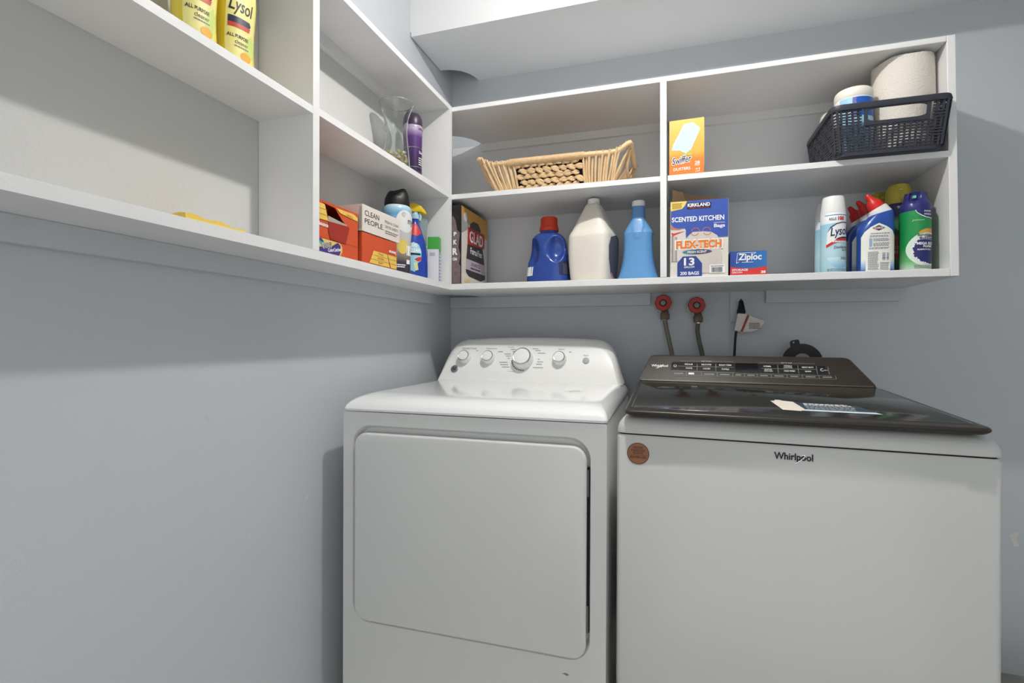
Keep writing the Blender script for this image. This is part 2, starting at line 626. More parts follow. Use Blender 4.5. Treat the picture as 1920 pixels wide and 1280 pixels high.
def outl(ins_s, ins_t, N=16):
    """console silhouette, from bottom right anticlockwise, seen from the front"""
    c = 0.3365
    hw = 0.3365 - ins_s
    half = [(hw, 0.9135), (hw - 0.012, 0.955), (hw - 0.022, 0.995), (hw - 0.031, 1.02), (hw - 0.046, 1.043), (hw - 0.066, 1.058), (hw - 0.09, 1.0655), (hw - 0.16, 1.0695), (hw - 0.25, 1.072)]
    half = [(x, z - ins_t * max(0, (z - 0.93) / 0.14)) for x, z in half]
    return [(c + x, z) for x, z in half] + [(c, half[-1][1] + 0.0005)] + [(c - x, z) for x, z in half[::-1]]


bm = bmesh.new()
rings = []
rings.append([(x, 0.56 + (z - 0.915) * LEAN, z) for x, z in outl(0.011, 0.027)])
rings.append([(x, 0.561 + (z - 0.915) * LEAN + 0.001, z) for x, z in outl(0.0085, 0.024)])
rings.append([(x, 0.572 + (z - 0.915) * LEAN, z) for x, z in outl(0.003, 0.009)])
rings.append([(x, 0.584 + (z - 0.915) * LEAN, z) for x, z in outl(0.0, 0.001)])
rings.append([(x, 0.70, z) for x, z in outl(0.0, 0.0)])
rings = [r[::-1] for r in rings]
loft(bm, rings)
bmesh.ops.recalc_face_normals(bm, faces=bm.faces[:])
con = obj('console', bm, PLASTW, dr, True, ang=0.45)
vdir = Vector((0, 0.065, 0.13)).normalized()
F = Frame((0, 0.56, 0.915), (1, 0, 0), vdir, bvh_of(con))
nrm = F.n
GE_RING = mat('knob_silver', (196, 198, 200), 0.22, 0.85, var=0.02)
KNOBW = mat('knob_white', (238, 238, 236), 0.3, var=0.01)


def knob(cx, cv, r, h):
    R = Vector((0, 0, 1)).rotation_difference(nrm).to_matrix()

    def lb(prof, N=36):
        b = bmesh.new()
        lathe(b, prof, N=N)
        for w in b.verts:
            w.co = R @ w.co
        return b
    o = obj('knob', lb([(r * 1.0, 0), (r * 1.02, h * 0.3), (r * 0.97, h * 0.75), (r * 0.86, h * 0.94), (r * 0.8, h)]), KNOBW, dr)
    o.location = F.at(cx, cv, 0.0)
    ob = obj('trim_ring', lb([(r * 0.88, h * 0.9), (r * 0.9, h * 0.98), (r * 0.84, h * 1.05), (r * 0.78, h * 1.02)]), GE_RING, o, label='silver trim ring')
    oc = obj('knob_face', lb([(r * 0.79, h * 0.99), (r * 0.74, h * 1.06), (r * 0.3, h * 1.1)]), KNOBW, o)
    return o


for cx in (0.1015, 0.1945, 0.4575):
    knob(cx, 0.091, 0.0235, 0.024)
knob(0.3255, 0.0885, 0.037, 0.03)
bm = bmesh.new()
lathe(bm, [(0.0115, 0), (0.0112, 0.003), (0.009, 0.0042)])
R = Vector((0, 0, 1)).rotation_difference(nrm).to_matrix()
for w in bm.verts:
    w.co = R @ w.co
o = obj('start_button', bm, mat('button_grey', (178, 178, 178), 0.4), dr)
o.location = F.at(0.549, 0.0873, 0)
bm = bmesh.new()
lathe(bm, [(0.0145, 0), (0.0145, 0.002), (0.0125, 0.003)])
for w in bm.verts:
    w.co = R @ w.co
o = obj('badge', bm, mat('badge_silver', (150, 152, 154), 0.3, 0.7), dr)
o.location = F.at(0.068, 0.046, 0)
text(Frame(F.at(0.068, 0.046, 0.0032), (1, 0, 0), vdir), 'GE', 0, 0, 0.0155, 0.011, INK, o, shear=0.25, bold=0.01).location = -o.location
FT = Frame(F.o, F.u, F.v, F.bvh)
for s, cx, cv, w, h in (('Extended Tumble', 0.112, 0.130, 0.056, 0.0068), ('Temperature', 0.1985, 0.130, 0.043, 0.0068), ('Signal', 0.4595, 0.130, 0.021, 0.0068), ('Start', 0.5477, 0.1075, 0.017, 0.006),
                        ('Cottons', 0.272, 0.136, 0.023, 0.0042), ('Timed Dry', 0.288, 0.0405, 0.027, 0.0048)):
    text(FT, s, cx, cv, w, h, GREYINK, dr, off=0.0005)
tx = []
for i, (cx, cv, w) in enumerate(((0.283, 0.128, 0.02), (0.287, 0.119, 0.012), (0.266, 0.109, 0.028), (0.268, 0.101, 0.02), (0.27, 0.092, 0.008), (0.254, 0.076, 0.034), (0.258, 0.067, 0.034), (0.264, 0.058, 0.03),
                                 (0.366, 0.131, 0.022), (0.376, 0.124, 0.022), (0.39, 0.114, 0.03), (0.382, 0.09, 0.009), (0.389, 0.08, 0.022), (0.385, 0.071, 0.02), (0.383, 0.058, 0.036), (0.144, 0.121, 0.008), (0.236, 0.118, 0.018), (0.168, 0.102, 0.006), (0.492, 0.12, 0.009))):
    fine_print(FT, cx - w / 2, cx + w / 2, cv - 0.0016, cv + 0.0016, 1, GREYINK, dr, off=0.0005, gap=0.2, words=5, seed=i)
bm = bmesh.new()
for i in range(9):
    a0 = PI + 0.12 + i * 0.185
    bm.faces.new([bm.verts.new(FT.at(0.3255 + q * math.cos(t), 0.0885 + q * math.sin(t), 0.0006)) for q, t in ((0.0405, a0), (0.0445, a0), (0.0445, a0 + 0.11), (0.0405, a0 + 0.11))])
obj('timer_scale', bm, INK, dr, False, label='black dashed timer arc under the large dial')

# ------------------------------------------------------------ washer
wa = thing('washing_machine', 'white top-loading washing machine with a dark lid and control panel', 'washing machine', (0.7772, -0.7986, 0), -0.0496)
WW = 0.701
WENAM = mat('washer_enamel', (202, 203, 199), 0.32, var=0.012, vscale=5, coat=0.2)
bm = bmesh.new()
loft(bm, [rrect(0.0, WW, 0.0, 0.66, 0.012, 0.03, 4), rrect(0.0, WW, 0.0, 0.66, 0.012, 0.846, 4), rrect(0.003, WW - 0.003, 0.003, 0.657, 0.012, 0.8505, 4)])
obj('cabinet', bm, WENAM, wa, True, ang=0.7)
bm = bmesh.new()
loft(bm, [rrect(0.006, WW - 0.006, 0.006, 0.65, 0.012, 0.849, 4), rrect(0.006, WW - 0.006, 0.006, 0.65, 0.012, 0.859, 4)])
obj('seam', bm, DARKGAP, wa, False, label='dark seam under the top rim')
for x0, x1 in ((0.03, 0.07), (0.63, 0.67)):
    for y0, y1 in ((0.03, 0.07), (0.59, 0.63)):
        BX('foot', x0, x1, y0, y1, 0, 0.031, BLACK, wa)
bm = bmesh.new()
rings = []
for z, i in ((0.8535, 0.002), (0.855, 0.0), (0.866, 0.0005), (0.876, 0.004), (0.883, 0.009), (0.888, 0.016), (0.8915, 0.026), (0.893, 0.038)):
    rings.append(rrect(i, WW - i, i, 0.66, 0.016 + i * 0.6, z, 6))
loft(bm, rings)
obj('top_rim', bm, WENAM, wa, True, ang=0.7)
DBROWN = mat('dark_bronze_plastic', (52, 47, 42), 0.34, 0.25, var=0.12, vscale=260, bump=0.03, bscale=900)
# lid: front edge at y=0, rising to the console
lo = [(0.018, -0.012), (0.683, -0.012), (0.645, 0.497), (-0.008, 0.497)]


def lid_z(y):
    return 0.9085 + y * 0.055


def shrink(poly, d):
    cx = sum(p[0] for p in poly) / 4
    cy = sum(p[1] for p in poly) / 4
    return [(cx + (x - cx) * (1 - d / 0.33), cy + (y - cy) * (1 - d / 0.26)) for x, y in poly]


def round_poly(poly, r, k=5):
    out = []
    n = len(poly)
    for i in range(n):
        p = Vector(poly[i])
        a = (Vector(poly[i - 1]) - p).normalized()
        b = (Vector(poly[(i + 1) % n]) - p).normalized()
        for t in range(k + 1):
            t = t / k
            q0, q2 = p + a * r, p + b * r
            q = q0 * (1 - t) ** 2 + p * 2 * t * (1 - t) + q2 * t * t
            out.append((q.x, q.y))
    return out


bm = bmesh.new()
rings = []
for ins, dz in ((0.014, -0.0145), (0.006, -0.013), (0.001, -0.008), (0.0, -0.004), (0.002, -0.0008), (0.006, 0.0)):
    rings.append([(x, y, lid_z(y) + dz if dz > -0.012 else max(0.8945, lid_z(y) + dz)) for x, y in round_poly(shrink(lo, ins), 0.02)])
loft(bm, rings)
obj('lid', bm, DBROWN, wa, True, ang=0.8)
GLASS = mat('tinted_lid_glass', (40, 40, 37), 0.12, 0.0, var=0.18, vscale=90, coat=0.35, spec=0.5)
gl = [(0.03, 0.022), (0.668, 0.022), (0.636, 0.475), (0.006, 0.475)]
bm = bmesh.new()
rings = []
for ins, dz in ((0.0, -0.002), (0.0, 0.0002), (0.001, 0.0009)):
    rings.append([(x, y, lid_z(y) + dz) for x, y in round_poly(shrink(gl, ins), 0.012)])
loft(bm, rings)
glass = obj('lid_glass', bm, GLASS, wa, True, ang=0.9, label='glossy smoked glass of the lid')
FL = Frame((0, 0, lid_z(0)), (1, 0, 0), (0, 1, 0.055))
BLUELAB = mat('label_navy', (52, 62, 78), 0.4)
patch('lid_sticker', FL, [(0.386, 0.082), (0.5, 0.08), (0.527, 0.08), (0.512, 0.168), (0.4, 0.186), (0.372, 0.188)], BLUELAB, wa, off=0.0014, label='navy instruction sticker')
patch('lid_sticker', FL, [(0.386, 0.078), (0.535, 0.074), (0.527, 0.092), (0.39, 0.096)], mat('label_pale_blue', (214, 232, 238), 0.4), wa, off=0.0017, label='pale blue strip of the sticker')
patch('lid_sticker', FL, [(0.350, 0.076), (0.384, 0.070), (0.396, 0.092), (0.386, 0.188), (0.366, 0.198), (0.36, 0.208), (0.35, 0.208), (0.347, 0.194), (0.338, 0.19)], mat('label_cream', (236, 226, 214), 0.5), wa, off=0.002, label='cream peeling corner of the sticker')
fine_print(FL, 0.404, 0.498, 0.15, 0.178, 2, WHITE, wa, off=0.0019, gap=0.35, words=10, seed=11)
fine_print(FL, 0.402, 0.508, 0.102, 0.148, 3, mat('label_grey', (170, 180, 190), 0.5), wa, off=0.0019, gap=0.45, words=12, seed=12)
# console
WV = Vector((0, 0.07, 0.079)).normalized()
bm = bmesh.new()


def wfp(x, v, dy=0.0, dz=0.0):
    return (x, 0.5 + WV.y * v + dy, 0.936 + WV.z * v + dz)


face = round_poly([(-0.0075, 0.0), (0.641, 0.0), (0.5865, 0.104), (0.0255, 0.104)], 0.012, 5)
rings = [[wfp(x, v) for x, v in face],
         [wfp(0.3115 + (x - 0.3115) * 1.004, v * 1.015, 0.003, 0.0) for x, v in face],
         [(0.3115 + (x - 0.3115) * 1.004, max(0.6, 0.5 + WV.y * v + 0.03), 0.936 + WV.z * v * 1.02) for x, v in face],
         [(0.3115 + (x - 0.3115) * 1.0, 0.655, 0.93 + (WV.z * v) * 0.98) for x, v in face]]
loft(bm, rings)
bm2v = [w for w in bm.verts if w.co.z < 0.94 and w.co.y > 0.59]
for w in bm2v:
    w.co.z = 0.893
bmesh.ops.recalc_face_normals(bm, faces=bm.faces[:])
obj('console', bm, DBROWN, wa, True, ang=0.5)
BX('console_plinth', 0.0, 0.64, 0.503, 0.65, 0.892, 0.9365, DBROWN, wa)
FW = Frame((0, 0.5, 0.936), (1, 0, 0), WV)
patch('console_highlight', FW, rect(0.004, 0.632, 0.0005, 0.0045), mat('bronze_highlight', (92, 84, 74), 0.35, 0.3), wa, off=0.0006)  # paler strip painted as the highlight along the console's bottom bevel
PANEL = mat('black_glass_panel', (20, 24, 24), 0.2, var=0.05, coat=0.3)
patch('control_panel', FW, [(0.0905, 0.046), (0.2785, 0.0435), (0.2785, 0.0785), (0.095, 0.0785), (0.0905, 0.074)], PANEL, wa, off=0.0004)
patch('control_panel', FW, [(0.345, 0.043), (0.5325, 0.041), (0.522, 0.0735), (0.343, 0.0765)], PANEL, wa, off=0.0004)
patch('display', FW, [(0.2795, 0.041), (0.346, 0.0405), (0.3435, 0.0785), (0.2795, 0.0785)], mat('display_black', (17, 14, 20), 0.12, var=0.1, coat=0.4), wa, off=0.0006)
LINE = mat('panel_line_grey', (146, 146, 140), 0.5)
bm = bmesh.new()


def strip(bm, fr, x0, x1, y0, y1, off):
    bm.faces.new([bm.verts.new(fr.at(*p, off)) for p in rect(x0, x1, y0, y1)])


for x0, x1, y, t in ((0.112, 0.275, 0.0612, 0.0006), (0.118, 0.18, 0.0828, 0.0005), (0.213, 0.275, 0.0828, 0.0005), (0.348, 0.405, 0.0815, 0.0005), (0.44, 0.498, 0.0815, 0.0005), (0.352, 0.50, 0.0592, 0.0005), (0.095, 0.278, 0.0405, 0.0005), (0.281, 0.534, 0.0375, 0.0004), (0.095, 0.545, 0.0255, 0.0004)):
    strip(bm, FW, x0, x1, y - t, y + t, 0.0009)
for x, y0, y1 in ((0.169, 0.045, 0.072), (0.224, 0.045, 0.074), (0.398, 0.043, 0.074), (0.452, 0.043, 0.0735), (0.5, 0.042, 0.072), (0.53, 0.042, 0.07), (0.137, 0.026, 0.038), (0.182, 0.026, 0.038), (0.228, 0.026, 0.038), (0.272, 0.026, 0.038), (0.305, 0.026, 0.038), (0.34, 0.026, 0.038), (0.378, 0.026, 0.038), (0.42, 0.026, 0.038), (0.46, 0.026, 0.038), (0.503, 0.026, 0.038), (0.545, 0.026, 0.038)):
    strip(bm, FW, x - 0.0006, x + 0.0006, y0, y1, 0.0009)
obj('panel_lines', bm, LINE, wa, False)
for s, cx, cv, w in (('REGULAR', 0.144, 0.0695, 0.0245), ('DELICATES', 0.1965, 0.0695, 0.029), ('BULKY ITEMS', 0.2515, 0.069, 0.035), ('WHITES', 0.145, 0.0535, 0.02), ('COLORS', 0.197, 0.053, 0.021), ('TOWELS', 0.251, 0.0525, 0.0215),
                     ('NORMAL', 0.37, 0.0675, 0.021), ('HEAVY DUTY', 0.4775, 0.0665, 0.031), ('COLD WASH', 0.428, 0.0515, 0.029), ('QUICK', 0.477, 0.051, 0.0165)):
    text(FW, s, cx, cv, w, 0.0056, WHITE, wa, off=0.0012, bold=0.02)
for s, cx, cv, w in (('WRINKLE\nCONTROL', 0.4255, 0.0675, 0.024), ('SANITIZE\nWITH OXI', 0.371, 0.052, 0.023)):
    text(FW, s, cx, cv, w, 0.0105, WHITE, wa, off=0.0012, bold=0.01)
text(FW, 'WHAT TO WASH', 0.1965, 0.0835, 0.03, 0.0042, WHITE, wa, off=0.0009)
text(FW, 'HOW TO WASH', 0.4225, 0.082, 0.03, 0.0042, WHITE, wa, off=0.0009)
patch('power_button', FW, arc_band(0.1025, 0.0618, 0.0032, 0.0047, 1.9, 7.5), WHITE, wa, off=0.0012)
patch('start_button', FW, arc_band(0.514, 0.058, 0.0036, 0.005, 1.2, 5.6), WHITE, wa, off=0.0012)
text(FW, 'Start', 0.5235, 0.0575, 0.009, 0.004, WHITE, wa, off=0.0012)
patch('option_light', FW, rect(0.1435, 0.1605, 0.0285, 0.036), WHITE, wa, off=0.001)
for i, (x0, x1) in enumerate(((0.187, 0.224), (0.233, 0.268), (0.277, 0.3), (0.31, 0.336), (0.345, 0.373), (0.384, 0.415), (0.426, 0.456), (0.466, 0.498), (0.509, 0.54), (0.098, 0.132))):
    fine_print(FW, x0 + 0.003, x1 - 0.003, 0.0295, 0.034, 1, LINE, wa, off=0.001, gap=0.1, words=4, seed=40 + i)
text(FW, 'Whirlpool', 0.0545, 0.0605, 0.052, 0.0125, WHITE, wa, off=0.0006, bold=0.025)
patch('logo_ring', FW, [(0.042, 0.0515), (0.0475, 0.0505), (0.059, 0.058), (0.0675, 0.0655), (0.064, 0.0665), (0.0555, 0.0595), (0.0465, 0.0525)], WHITE, wa, off=0.0009)
# badge and registration sticker on the front
FF = Frame((0, 0, 0), (1, 0, 0), (0, 0, 1))
BADGE = mat('badge_dark_chrome', (42, 42, 44), 0.3, 0.6)
text(FF, 'Whirlpool', 0.3595, 0.8265, 0.0705, 0.0185, BADGE, wa, off=0.0004, bold=0.012, depth=0.0016, label='raised dark lettering badge')
patch('logo_ring', FF, [(0.3600, 0.8165), (0.364, 0.8155), (0.373, 0.8215), (0.3805, 0.830), (0.3805, 0.8335), (0.374, 0.8335), (0.374, 0.8325), (0.379, 0.8322), (0.3795, 0.8305), (0.3725, 0.8228), (0.3645, 0.8172)], CHROME, wa, off=0.0026)
COPPER = mat('sticker_copper', (150, 98, 66), 0.4, 0.2, var=0.1, vscale=120)
bm = bmesh.new()
st = patch('register_sticker', FF, disc(0.0485, 0.8095, 0.0245, 0.0245, 36), mat('sticker_edge', (52, 28, 22), 0.5), wa, off=0.0004, label='round copper registration sticker')
patch('sticker_face', FF, disc(0.0485, 0.8095, 0.0232, 0.0232, 36), COPPER, st, off=0.0006)
bm.free()
INKB = mat('sticker_ink', (52, 30, 20), 0.5)
for s, cz, w, h in (('REGISTER', 0.823, 0.022, 0.0048), ('ENREGISTRER', 0.8168, 0.031, 0.0048), ('REGISTRE', 0.8108, 0.022, 0.0048), ('838-900-3381', 0.8015, 0.036, 0.0052)):
    text(FF, s, 0.0485, cz, w, h, INKB, st, off=0.0009, bold=0.012)
patch('rule', FF, rect(0.029, 0.068, 0.8058, 0.8064), INKB, st, off=0.0009)

patch('scuff_mark', Frame((0, 0, 0)), [(0.586, 0.296), (0.594, 0.299), (0.603, 0.2965), (0.598, 0.294), (0.601, 0.2915), (0.592, 0.2955)], GREYINK, dr, off=0.0005)

# ------------------------------------------------------------ wall fixtures behind the machines
REDH = mat('valve_red_paint', (176, 46, 38), 0.45, var=0.15, vscale=120)
BRASS = mat('tarnished_brass', (118, 104, 84), 0.45, 0.7, var=0.2, vscale=90)
STEEL = mat('hose_grey_braid', (128, 124, 112), 0.5, 0.3, var=0.25, vscale=160, bump=0.5, bscale=900)
HOSE2 = mat('hose_grimy_braid', (104, 102, 92), 0.6, 0.2, var=0.45, vscale=60, bump=0.5, bscale=900)


def lathe_y(prof, N=28):
    """lathe whose axis points out of the wall (towards -y); prof = (radius, distance)"""
    b = bmesh.new()
    lathe(b, prof, N=N)
    for w in b.verts:
        w.co = Vector((w.co.x, -w.co.z, w.co.y))
    return b


def valve(x, z, hx, hz, label):
    t = thing('shutoff_valve', label, 'valve', (x, 0, z), group='water shutoff valves under the shelf')
    obj('escutcheon', lathe_y([(0.036, 0.001), (0.035, 0.005), (0.026, 0.012), (0.014, 0.015)]), WALL, t, label='flange painted in the wall colour')
    obj('valve_body', lathe_y([(0.012, 0.01), (0.012, 0.03), (0.016, 0.034), (0.016, 0.046), (0.009, 0.05), (0.007, 0.064)], 8), BRASS, t)
    bm = bmesh.new()
    lobes = []
    N = 64
    for k, (f, d) in enumerate(((0.86, 0.05), (0.99, 0.053), (1.0, 0.058), (0.9, 0.063), (0.5, 0.0625), (0.3, 0.061))):
        ring = []
        for i in range(N):
            a = 2 * PI * i / N
            r = 0.029 * f * (1 + (0.055 * abs(math.cos(4 * a)) - 0.03 if f > 0.8 else 0))
            ring.append((r * math.cos(a), -d, r * math.sin(a)))
        lobes.append(ring)
    loft(bm, lobes)
    bmesh.ops.recalc_face_normals(bm, faces=bm.faces[:])
    h = obj('handle', bm, REDH, t, label='red scalloped hand wheel')
    obj('spoke_recess', lathe_y([(0.0125, 0.0632), (0.012, 0.0634)]), mat('valve_recess', (40, 22, 20), 0.7), h)
    obj('handle_screw', lathe_y([(0.0095, 0.063), (0.009, 0.067), (0.005, 0.068)]), mat('dull_steel', (120, 124, 118), 0.5, 0.4), h)
    bm = bmesh.new()
    lathe(bm, [(0.0145, -0.06), (0.016, -0.055), (0.016, -0.04), (0.013, -0.034), (0.011, -0.02)], 0.006, -0.034, N=8)
    obj('hose_nut', bm, BRASS, t)
    return t


v1 = valve(0.8645, 1.200, 0, 0, 'red-handled water valve nearer the divider, beside the long cleat')
v2 = valve(0.979, 1.1895, 0, 0, 'red-handled water valve on the right, nearer the outlet')


def hose(pts, m, label, name='water_hose'):
    t = thing(name, label, 'hose', pts[0], group='water supply hoses')
    b0 = Vector(pts[0])
    path = [p - b0 for p in bez(pts, 10)]
    bm = bmesh.new()
    tube(bm, path, 0.0078, 12)
    obj('hose', bm, m, t)
    bm = bmesh.new()
    tube(bm, [path[0] + Vector((0, 0, 0.004)), path[1], path[2]], 0.0092, 12)
    obj('ferrule', bm, CHROME, t)
    return t


hose([(0.8705, -0.034, 1.142), (0.874, -0.036, 1.12), (0.884, -0.046, 1.07), (0.8965, -0.058, 1.0135), (0.912, -0.06, 0.93), (0.925, -0.06, 0.8)], STEEL, 'grey braided water hose hanging from the left red valve')
hose([(0.985, -0.034, 1.1315), (0.983, -0.037, 1.1), (0.989, -0.048, 1.06), (0.9985, -0.058, 1.0139), (1.012, -0.06, 0.93), (1.02, -0.06, 0.8)], HOSE2, 'grimy stained water hose hanging from the right red valve')

ot = thing('wall_outlet', 'painted-over power outlet on the wall below the small blue bag box', 'outlet', (1.129, 0, 1.187))
bm = bmesh.new()
prism(bm, rr2(-0.036, 0.036, -0.057, 0.054, 0.004, 3), lambda a, b: (a, -0.001, b), lambda a, b: (a, -0.0065, b))
obj('cover_plate', bm, WALL, ot, True, 0.0015)
o = obj('socket', lathe_y([(0.0175, 0.006), (0.0172, 0.0085), (0.0165, 0.009)]), WALL, ot)
o.location = (0, 0, 0.0135)
o = obj('ground_hole', lathe_y([(0.0026, 0.0092), (0.0024, 0.0094)], 10), DARKGAP, ot)
o.location = (0.0005, 0, 0.0235)

cd = thing('power_cord', 'black power cord plugged into the outlet with a paper warning tag', 'power cord', (1.129, -0.0115, 1.2))
bm = bmesh.new()
pl = []
for z, x, y, rx, ry in ((0.008, -0.001, -0.006, 0.005, 0.005), (0.004, -0.001, -0.012, 0.007, 0.008), (-0.012, -0.001, -0.018, 0.0095, 0.0095), (-0.035, -0.002, -0.026, 0.0145, 0.011), (-0.042, -0.003, -0.028, 0.013, 0.01), (-0.046, -0.004, -0.028, 0.006, 0.006)):
    pl.append(se(x, y, z, rx, ry, 2.6, 20))
loft(bm, pl[::-1])
obj('plug', bm, BLACK, cd)
bm = bmesh.new()
tube(bm, bez([(-0.004, -0.028, -0.04), (-0.012, -0.034, -0.075), (-0.02, -0.034, -0.115), (-0.0245, -0.04, -0.186), (-0.027, -0.045, -0.26), (-0.02, -0.045, -0.4)]), 0.0042, 10)
obj('cord', bm, BLACK, cd)
TAGP = mat('tag_paper', (222, 214, 206), 0.6)
FT2 = Frame((1.1147 - 1.129, -0.05, 1.1596 - 1.2))
base = (1.1147, 1.1596)
tagpts = [(1.1147, 1.1596), (1.1386, 1.1573), (1.1741, 1.1418), (1.1975, 1.1322), (1.1955, 1.121), (1.178, 1.104), (1.1605, 1.0958), (1.1266, 1.0943), (1.1043, 1.1001)]
bm = bmesh.new()
tp = [(x - 1.129, z - 1.2) for x, z in tagpts]
prism(bm, tp, lambda a, b: (a, -0.0405 - 0.9 * (a + 0.02) ** 2, b), lambda a, b: (a, -0.0411 - 0.9 * (a + 0.02) ** 2, b))
tg = obj('warning_tag', bm, TAGP, cd, False, label='cream paper warning tag with a red stripe')
FTG = Frame((-1.129, -0.042, -1.2), bvh=bvh_of(tg))
patch('red_stripe', FTG, [(1.1440, 1.1545), (1.1515, 1.1512), (1.1305, 1.0955), (1.1225, 1.0958)], mat('tag_red', (150, 70, 50), 0.6), tg, off=0.0005, sub=0.006)
fine_print(FTG, 1.150, 1.187, 1.106, 1.128, 5, mat('tag_ink', (96, 92, 88), 0.6), tg, off=0.0006, words=7, seed=5)

ring = thing('hose_hook', 'black plastic hose hook ring behind the washing machine', 'hose hook', (1.3085, -0.09, 0.995))
bm = bmesh.new()
n = 48
R0, R1 = 0.028, 0.0605
rs = []
for y, r0, r1 in ((0.008, R0, R1), (-0.004, R0 + 0.001, R1 - 0.002)):
    rs.append((y, r0, r1))
vi = [[bm.verts.new((r * math.cos(2 * PI * i / n), y, r * math.sin(2 * PI * i / n))) for i in range(n)] for y, r in ((rs[0][0], rs[0][1]), (rs[0][0], rs[0][2]), (rs[1][0], rs[1][2]), (rs[1][0], rs[1][1]))]
for k in range(4):
    for i in range(n):
        bm.faces.new((vi[k][i], vi[k][(i + 1) % n], vi[(k + 1) % 4][(i + 1) % n], vi[(k + 1) % 4][i]))
bmesh.ops.recalc_face_normals(bm, faces=bm.faces[:])
obj('ring', bm, BLACK, ring)
bm = bmesh.new()
a, b = holed_plate(bm, [(-0.035, 0.045), (-0.008, 0.05), (-0.011, 0.07), (-0.015, 0.0745), (-0.032, 0.071), (-0.0375, 0.067)], disc(-0.027, 0.0645, 0.0035, n=10), lambda u, w: (u, -0.003, w))
r = bmesh.ops.extrude_face_region(bm, geom=bm.faces[:])
for g in r['geom']:
    if isinstance(g, bmesh.types.BMVert):
        g.co.y += 0.009
bmesh.ops.recalc_face_normals(bm, faces=bm.faces[:])
obj('mounting_tab', bm, BLACK, ring, False)
bm = bmesh.new()
tube(bm, [(0.0, 0.002, -0.052), (0.0, 0.002, -0.3), (0.0, 0.0, -0.62), (0.0, 0.0, -0.993)], 0.014, 10)
obj('drain_hose', bm, BLACK, ring)

du = thing('flexible_duct', 'silver corrugated flexible duct lying on the floor right of the washing machine', 'duct', (1.62, -0.25, 0.0))
bm = bmesh.new()
rings = []
L, pitch_d = 0.75, 0.0125
m_ = int(L / pitch_d * 4)
for i in range(m_ + 1):
    s = i / m_ * L
    r = 0.0685 + 0.005 * math.sin(2 * PI * s / pitch_d)
    rings.append([(s + 0.02 * math.cos(t), r * math.sin(t), 0.0745 + r * math.cos(t)) for t in (2 * PI * k / 32 for k in range(32))])
loft(bm, rings)
bmesh.ops.recalc_face_normals(bm, faces=bm.faces[:])
obj('duct_hose', bm, mat('duct_grey', (178, 178, 172), 0.4, 0.1, var=0.1), du, True, ang=1.2)
bm = bmesh.new()
lathe(bm, [(0.0715, 0), (0.0725, 0.002), (0.0725, 0.016), (0.0715, 0.018)], N=32)
for w in bm.verts:
    w.co = Vector((w.co.z + 0.735, w.co.x, w.co.y + 0.0715 + 0.0015))
obj('hose_clamp', bm, CHROME, du)

# ------------------------------------------------------------ things on the back shelves
def col(name, c, rough=0.42, **k):
    return mat(name, c, rough, **k)


def carton(name, label, cat, loc, w, d, h, m, rz=0.0, group=None, bev=0.0012):
    """cardboard box standing at loc (centre of base); front faces local -y"""
    t = thing(name, label, cat, loc, rz, group)
    bm = bmesh.new()
    box(bm, -w / 2, w / 2, -d / 2, d / 2, 0, h)
    b = obj('carton', bm, m, t, True, bev, 1)
    t['w'], t['d'], t['h'] = w, d, h
    return t, Frame((0, -d / 2, 0))


# trash bag box, black and gold, in the corner
GB = col('carton_black', (30, 28, 28))
t, f = carton('trash_bag_box', 'black and gold trash bag box with red band at the shelf corner', 'box', (0.095, -0.194, ZB1), 0.18, 0.262, 0.279, GB)
FS = Frame((0.09, 0, 0), (0, 1, 0), (0, 0, 1))


def gl_y(p):
    return [(a + 0.004, b) for a, b in p]


CREAM = col('carton_cream', (214, 208, 198))
GOLD = col('carton_gold', (202, 152, 58))
patch('side_print', FS, rect(-0.129, 0.129, 0.002, 0.277), CREAM, t, 0.0004)
patch('gold_corner', FS, [(-0.129, 0.232), (-0.06, 0.225), (0.129, 0.2), (0.129, 0.277), (-0.129, 0.277)], GOLD, t, 0.0006)
patch('grey_corner', FS, [(-0.129, 0.18), (-0.08, 0.20), (-0.05, 0.235), (-0.129, 0.245)], col('carton_grey', (150, 150, 148)), t, 0.0007)
patch('bag_picture', FS, [(-0.055, 0.205), (-0.05, 0.228), (-0.02, 0.243), (0.03, 0.245), (0.055, 0.228), (0.06, 0.2), (0.085, 0.14), (0.1, 0.095), (-0.085, 0.095), (-0.075, 0.15)], col('bag_black', (46, 44, 45)), t, 0.0009)
patch('red_band', FS, [(-0.075, 0.15), (0.095, 0.158), (0.1, 0.205), (0.09, 0.216), (-0.072, 0.213)], col('brand_red', (176, 34, 34)), t, 0.0012)
text(FS, 'GLAD', 0.012, 0.183, 0.135, 0.043, WHITE, t, 0.0015, bold=0.02)
text(FS, 'ForceFlex', 0.012, 0.131, 0.12, 0.024, WHITE, t, 0.0015, bold=0.02)
patch('lilac_band', FS, [(-0.088, 0.06), (0.105, 0.058), (0.1, 0.096), (-0.084, 0.096)], col('lilac_print', (186, 172, 184)), t, 0.0012)
text(FS, 'ADVANCED', 0.005, 0.082, 0.09, 0.013, INK, t, 0.0015)
fine_print(FS, -0.045, 0.055, 0.064, 0.072, 1, INK, t, 0.0015, gap=0.3, words=8)
patch('bag_picture', FS, [(-0.092, 0.058), (0.108, 0.056), (0.106, 0.04), (0.06, 0.028), (-0.06, 0.034), (-0.085, 0.045)], col('bag_black', (46, 44, 45)), t, 0.0009)
patch('white_spot', FS, disc(-0.094, 0.244, 0.017), col('label_lightgrey', (196, 196, 198)), t, 0.0009)
text(FS, 'ON', -0.075, 0.016, 0.05, 0.018, col('print_yellow', (222, 196, 84)), t, 0.0012, bold=0.03)
patch('corner_label', FS, rect(0.078, 0.112, 0.006, 0.022), WHITE, t, 0.001)
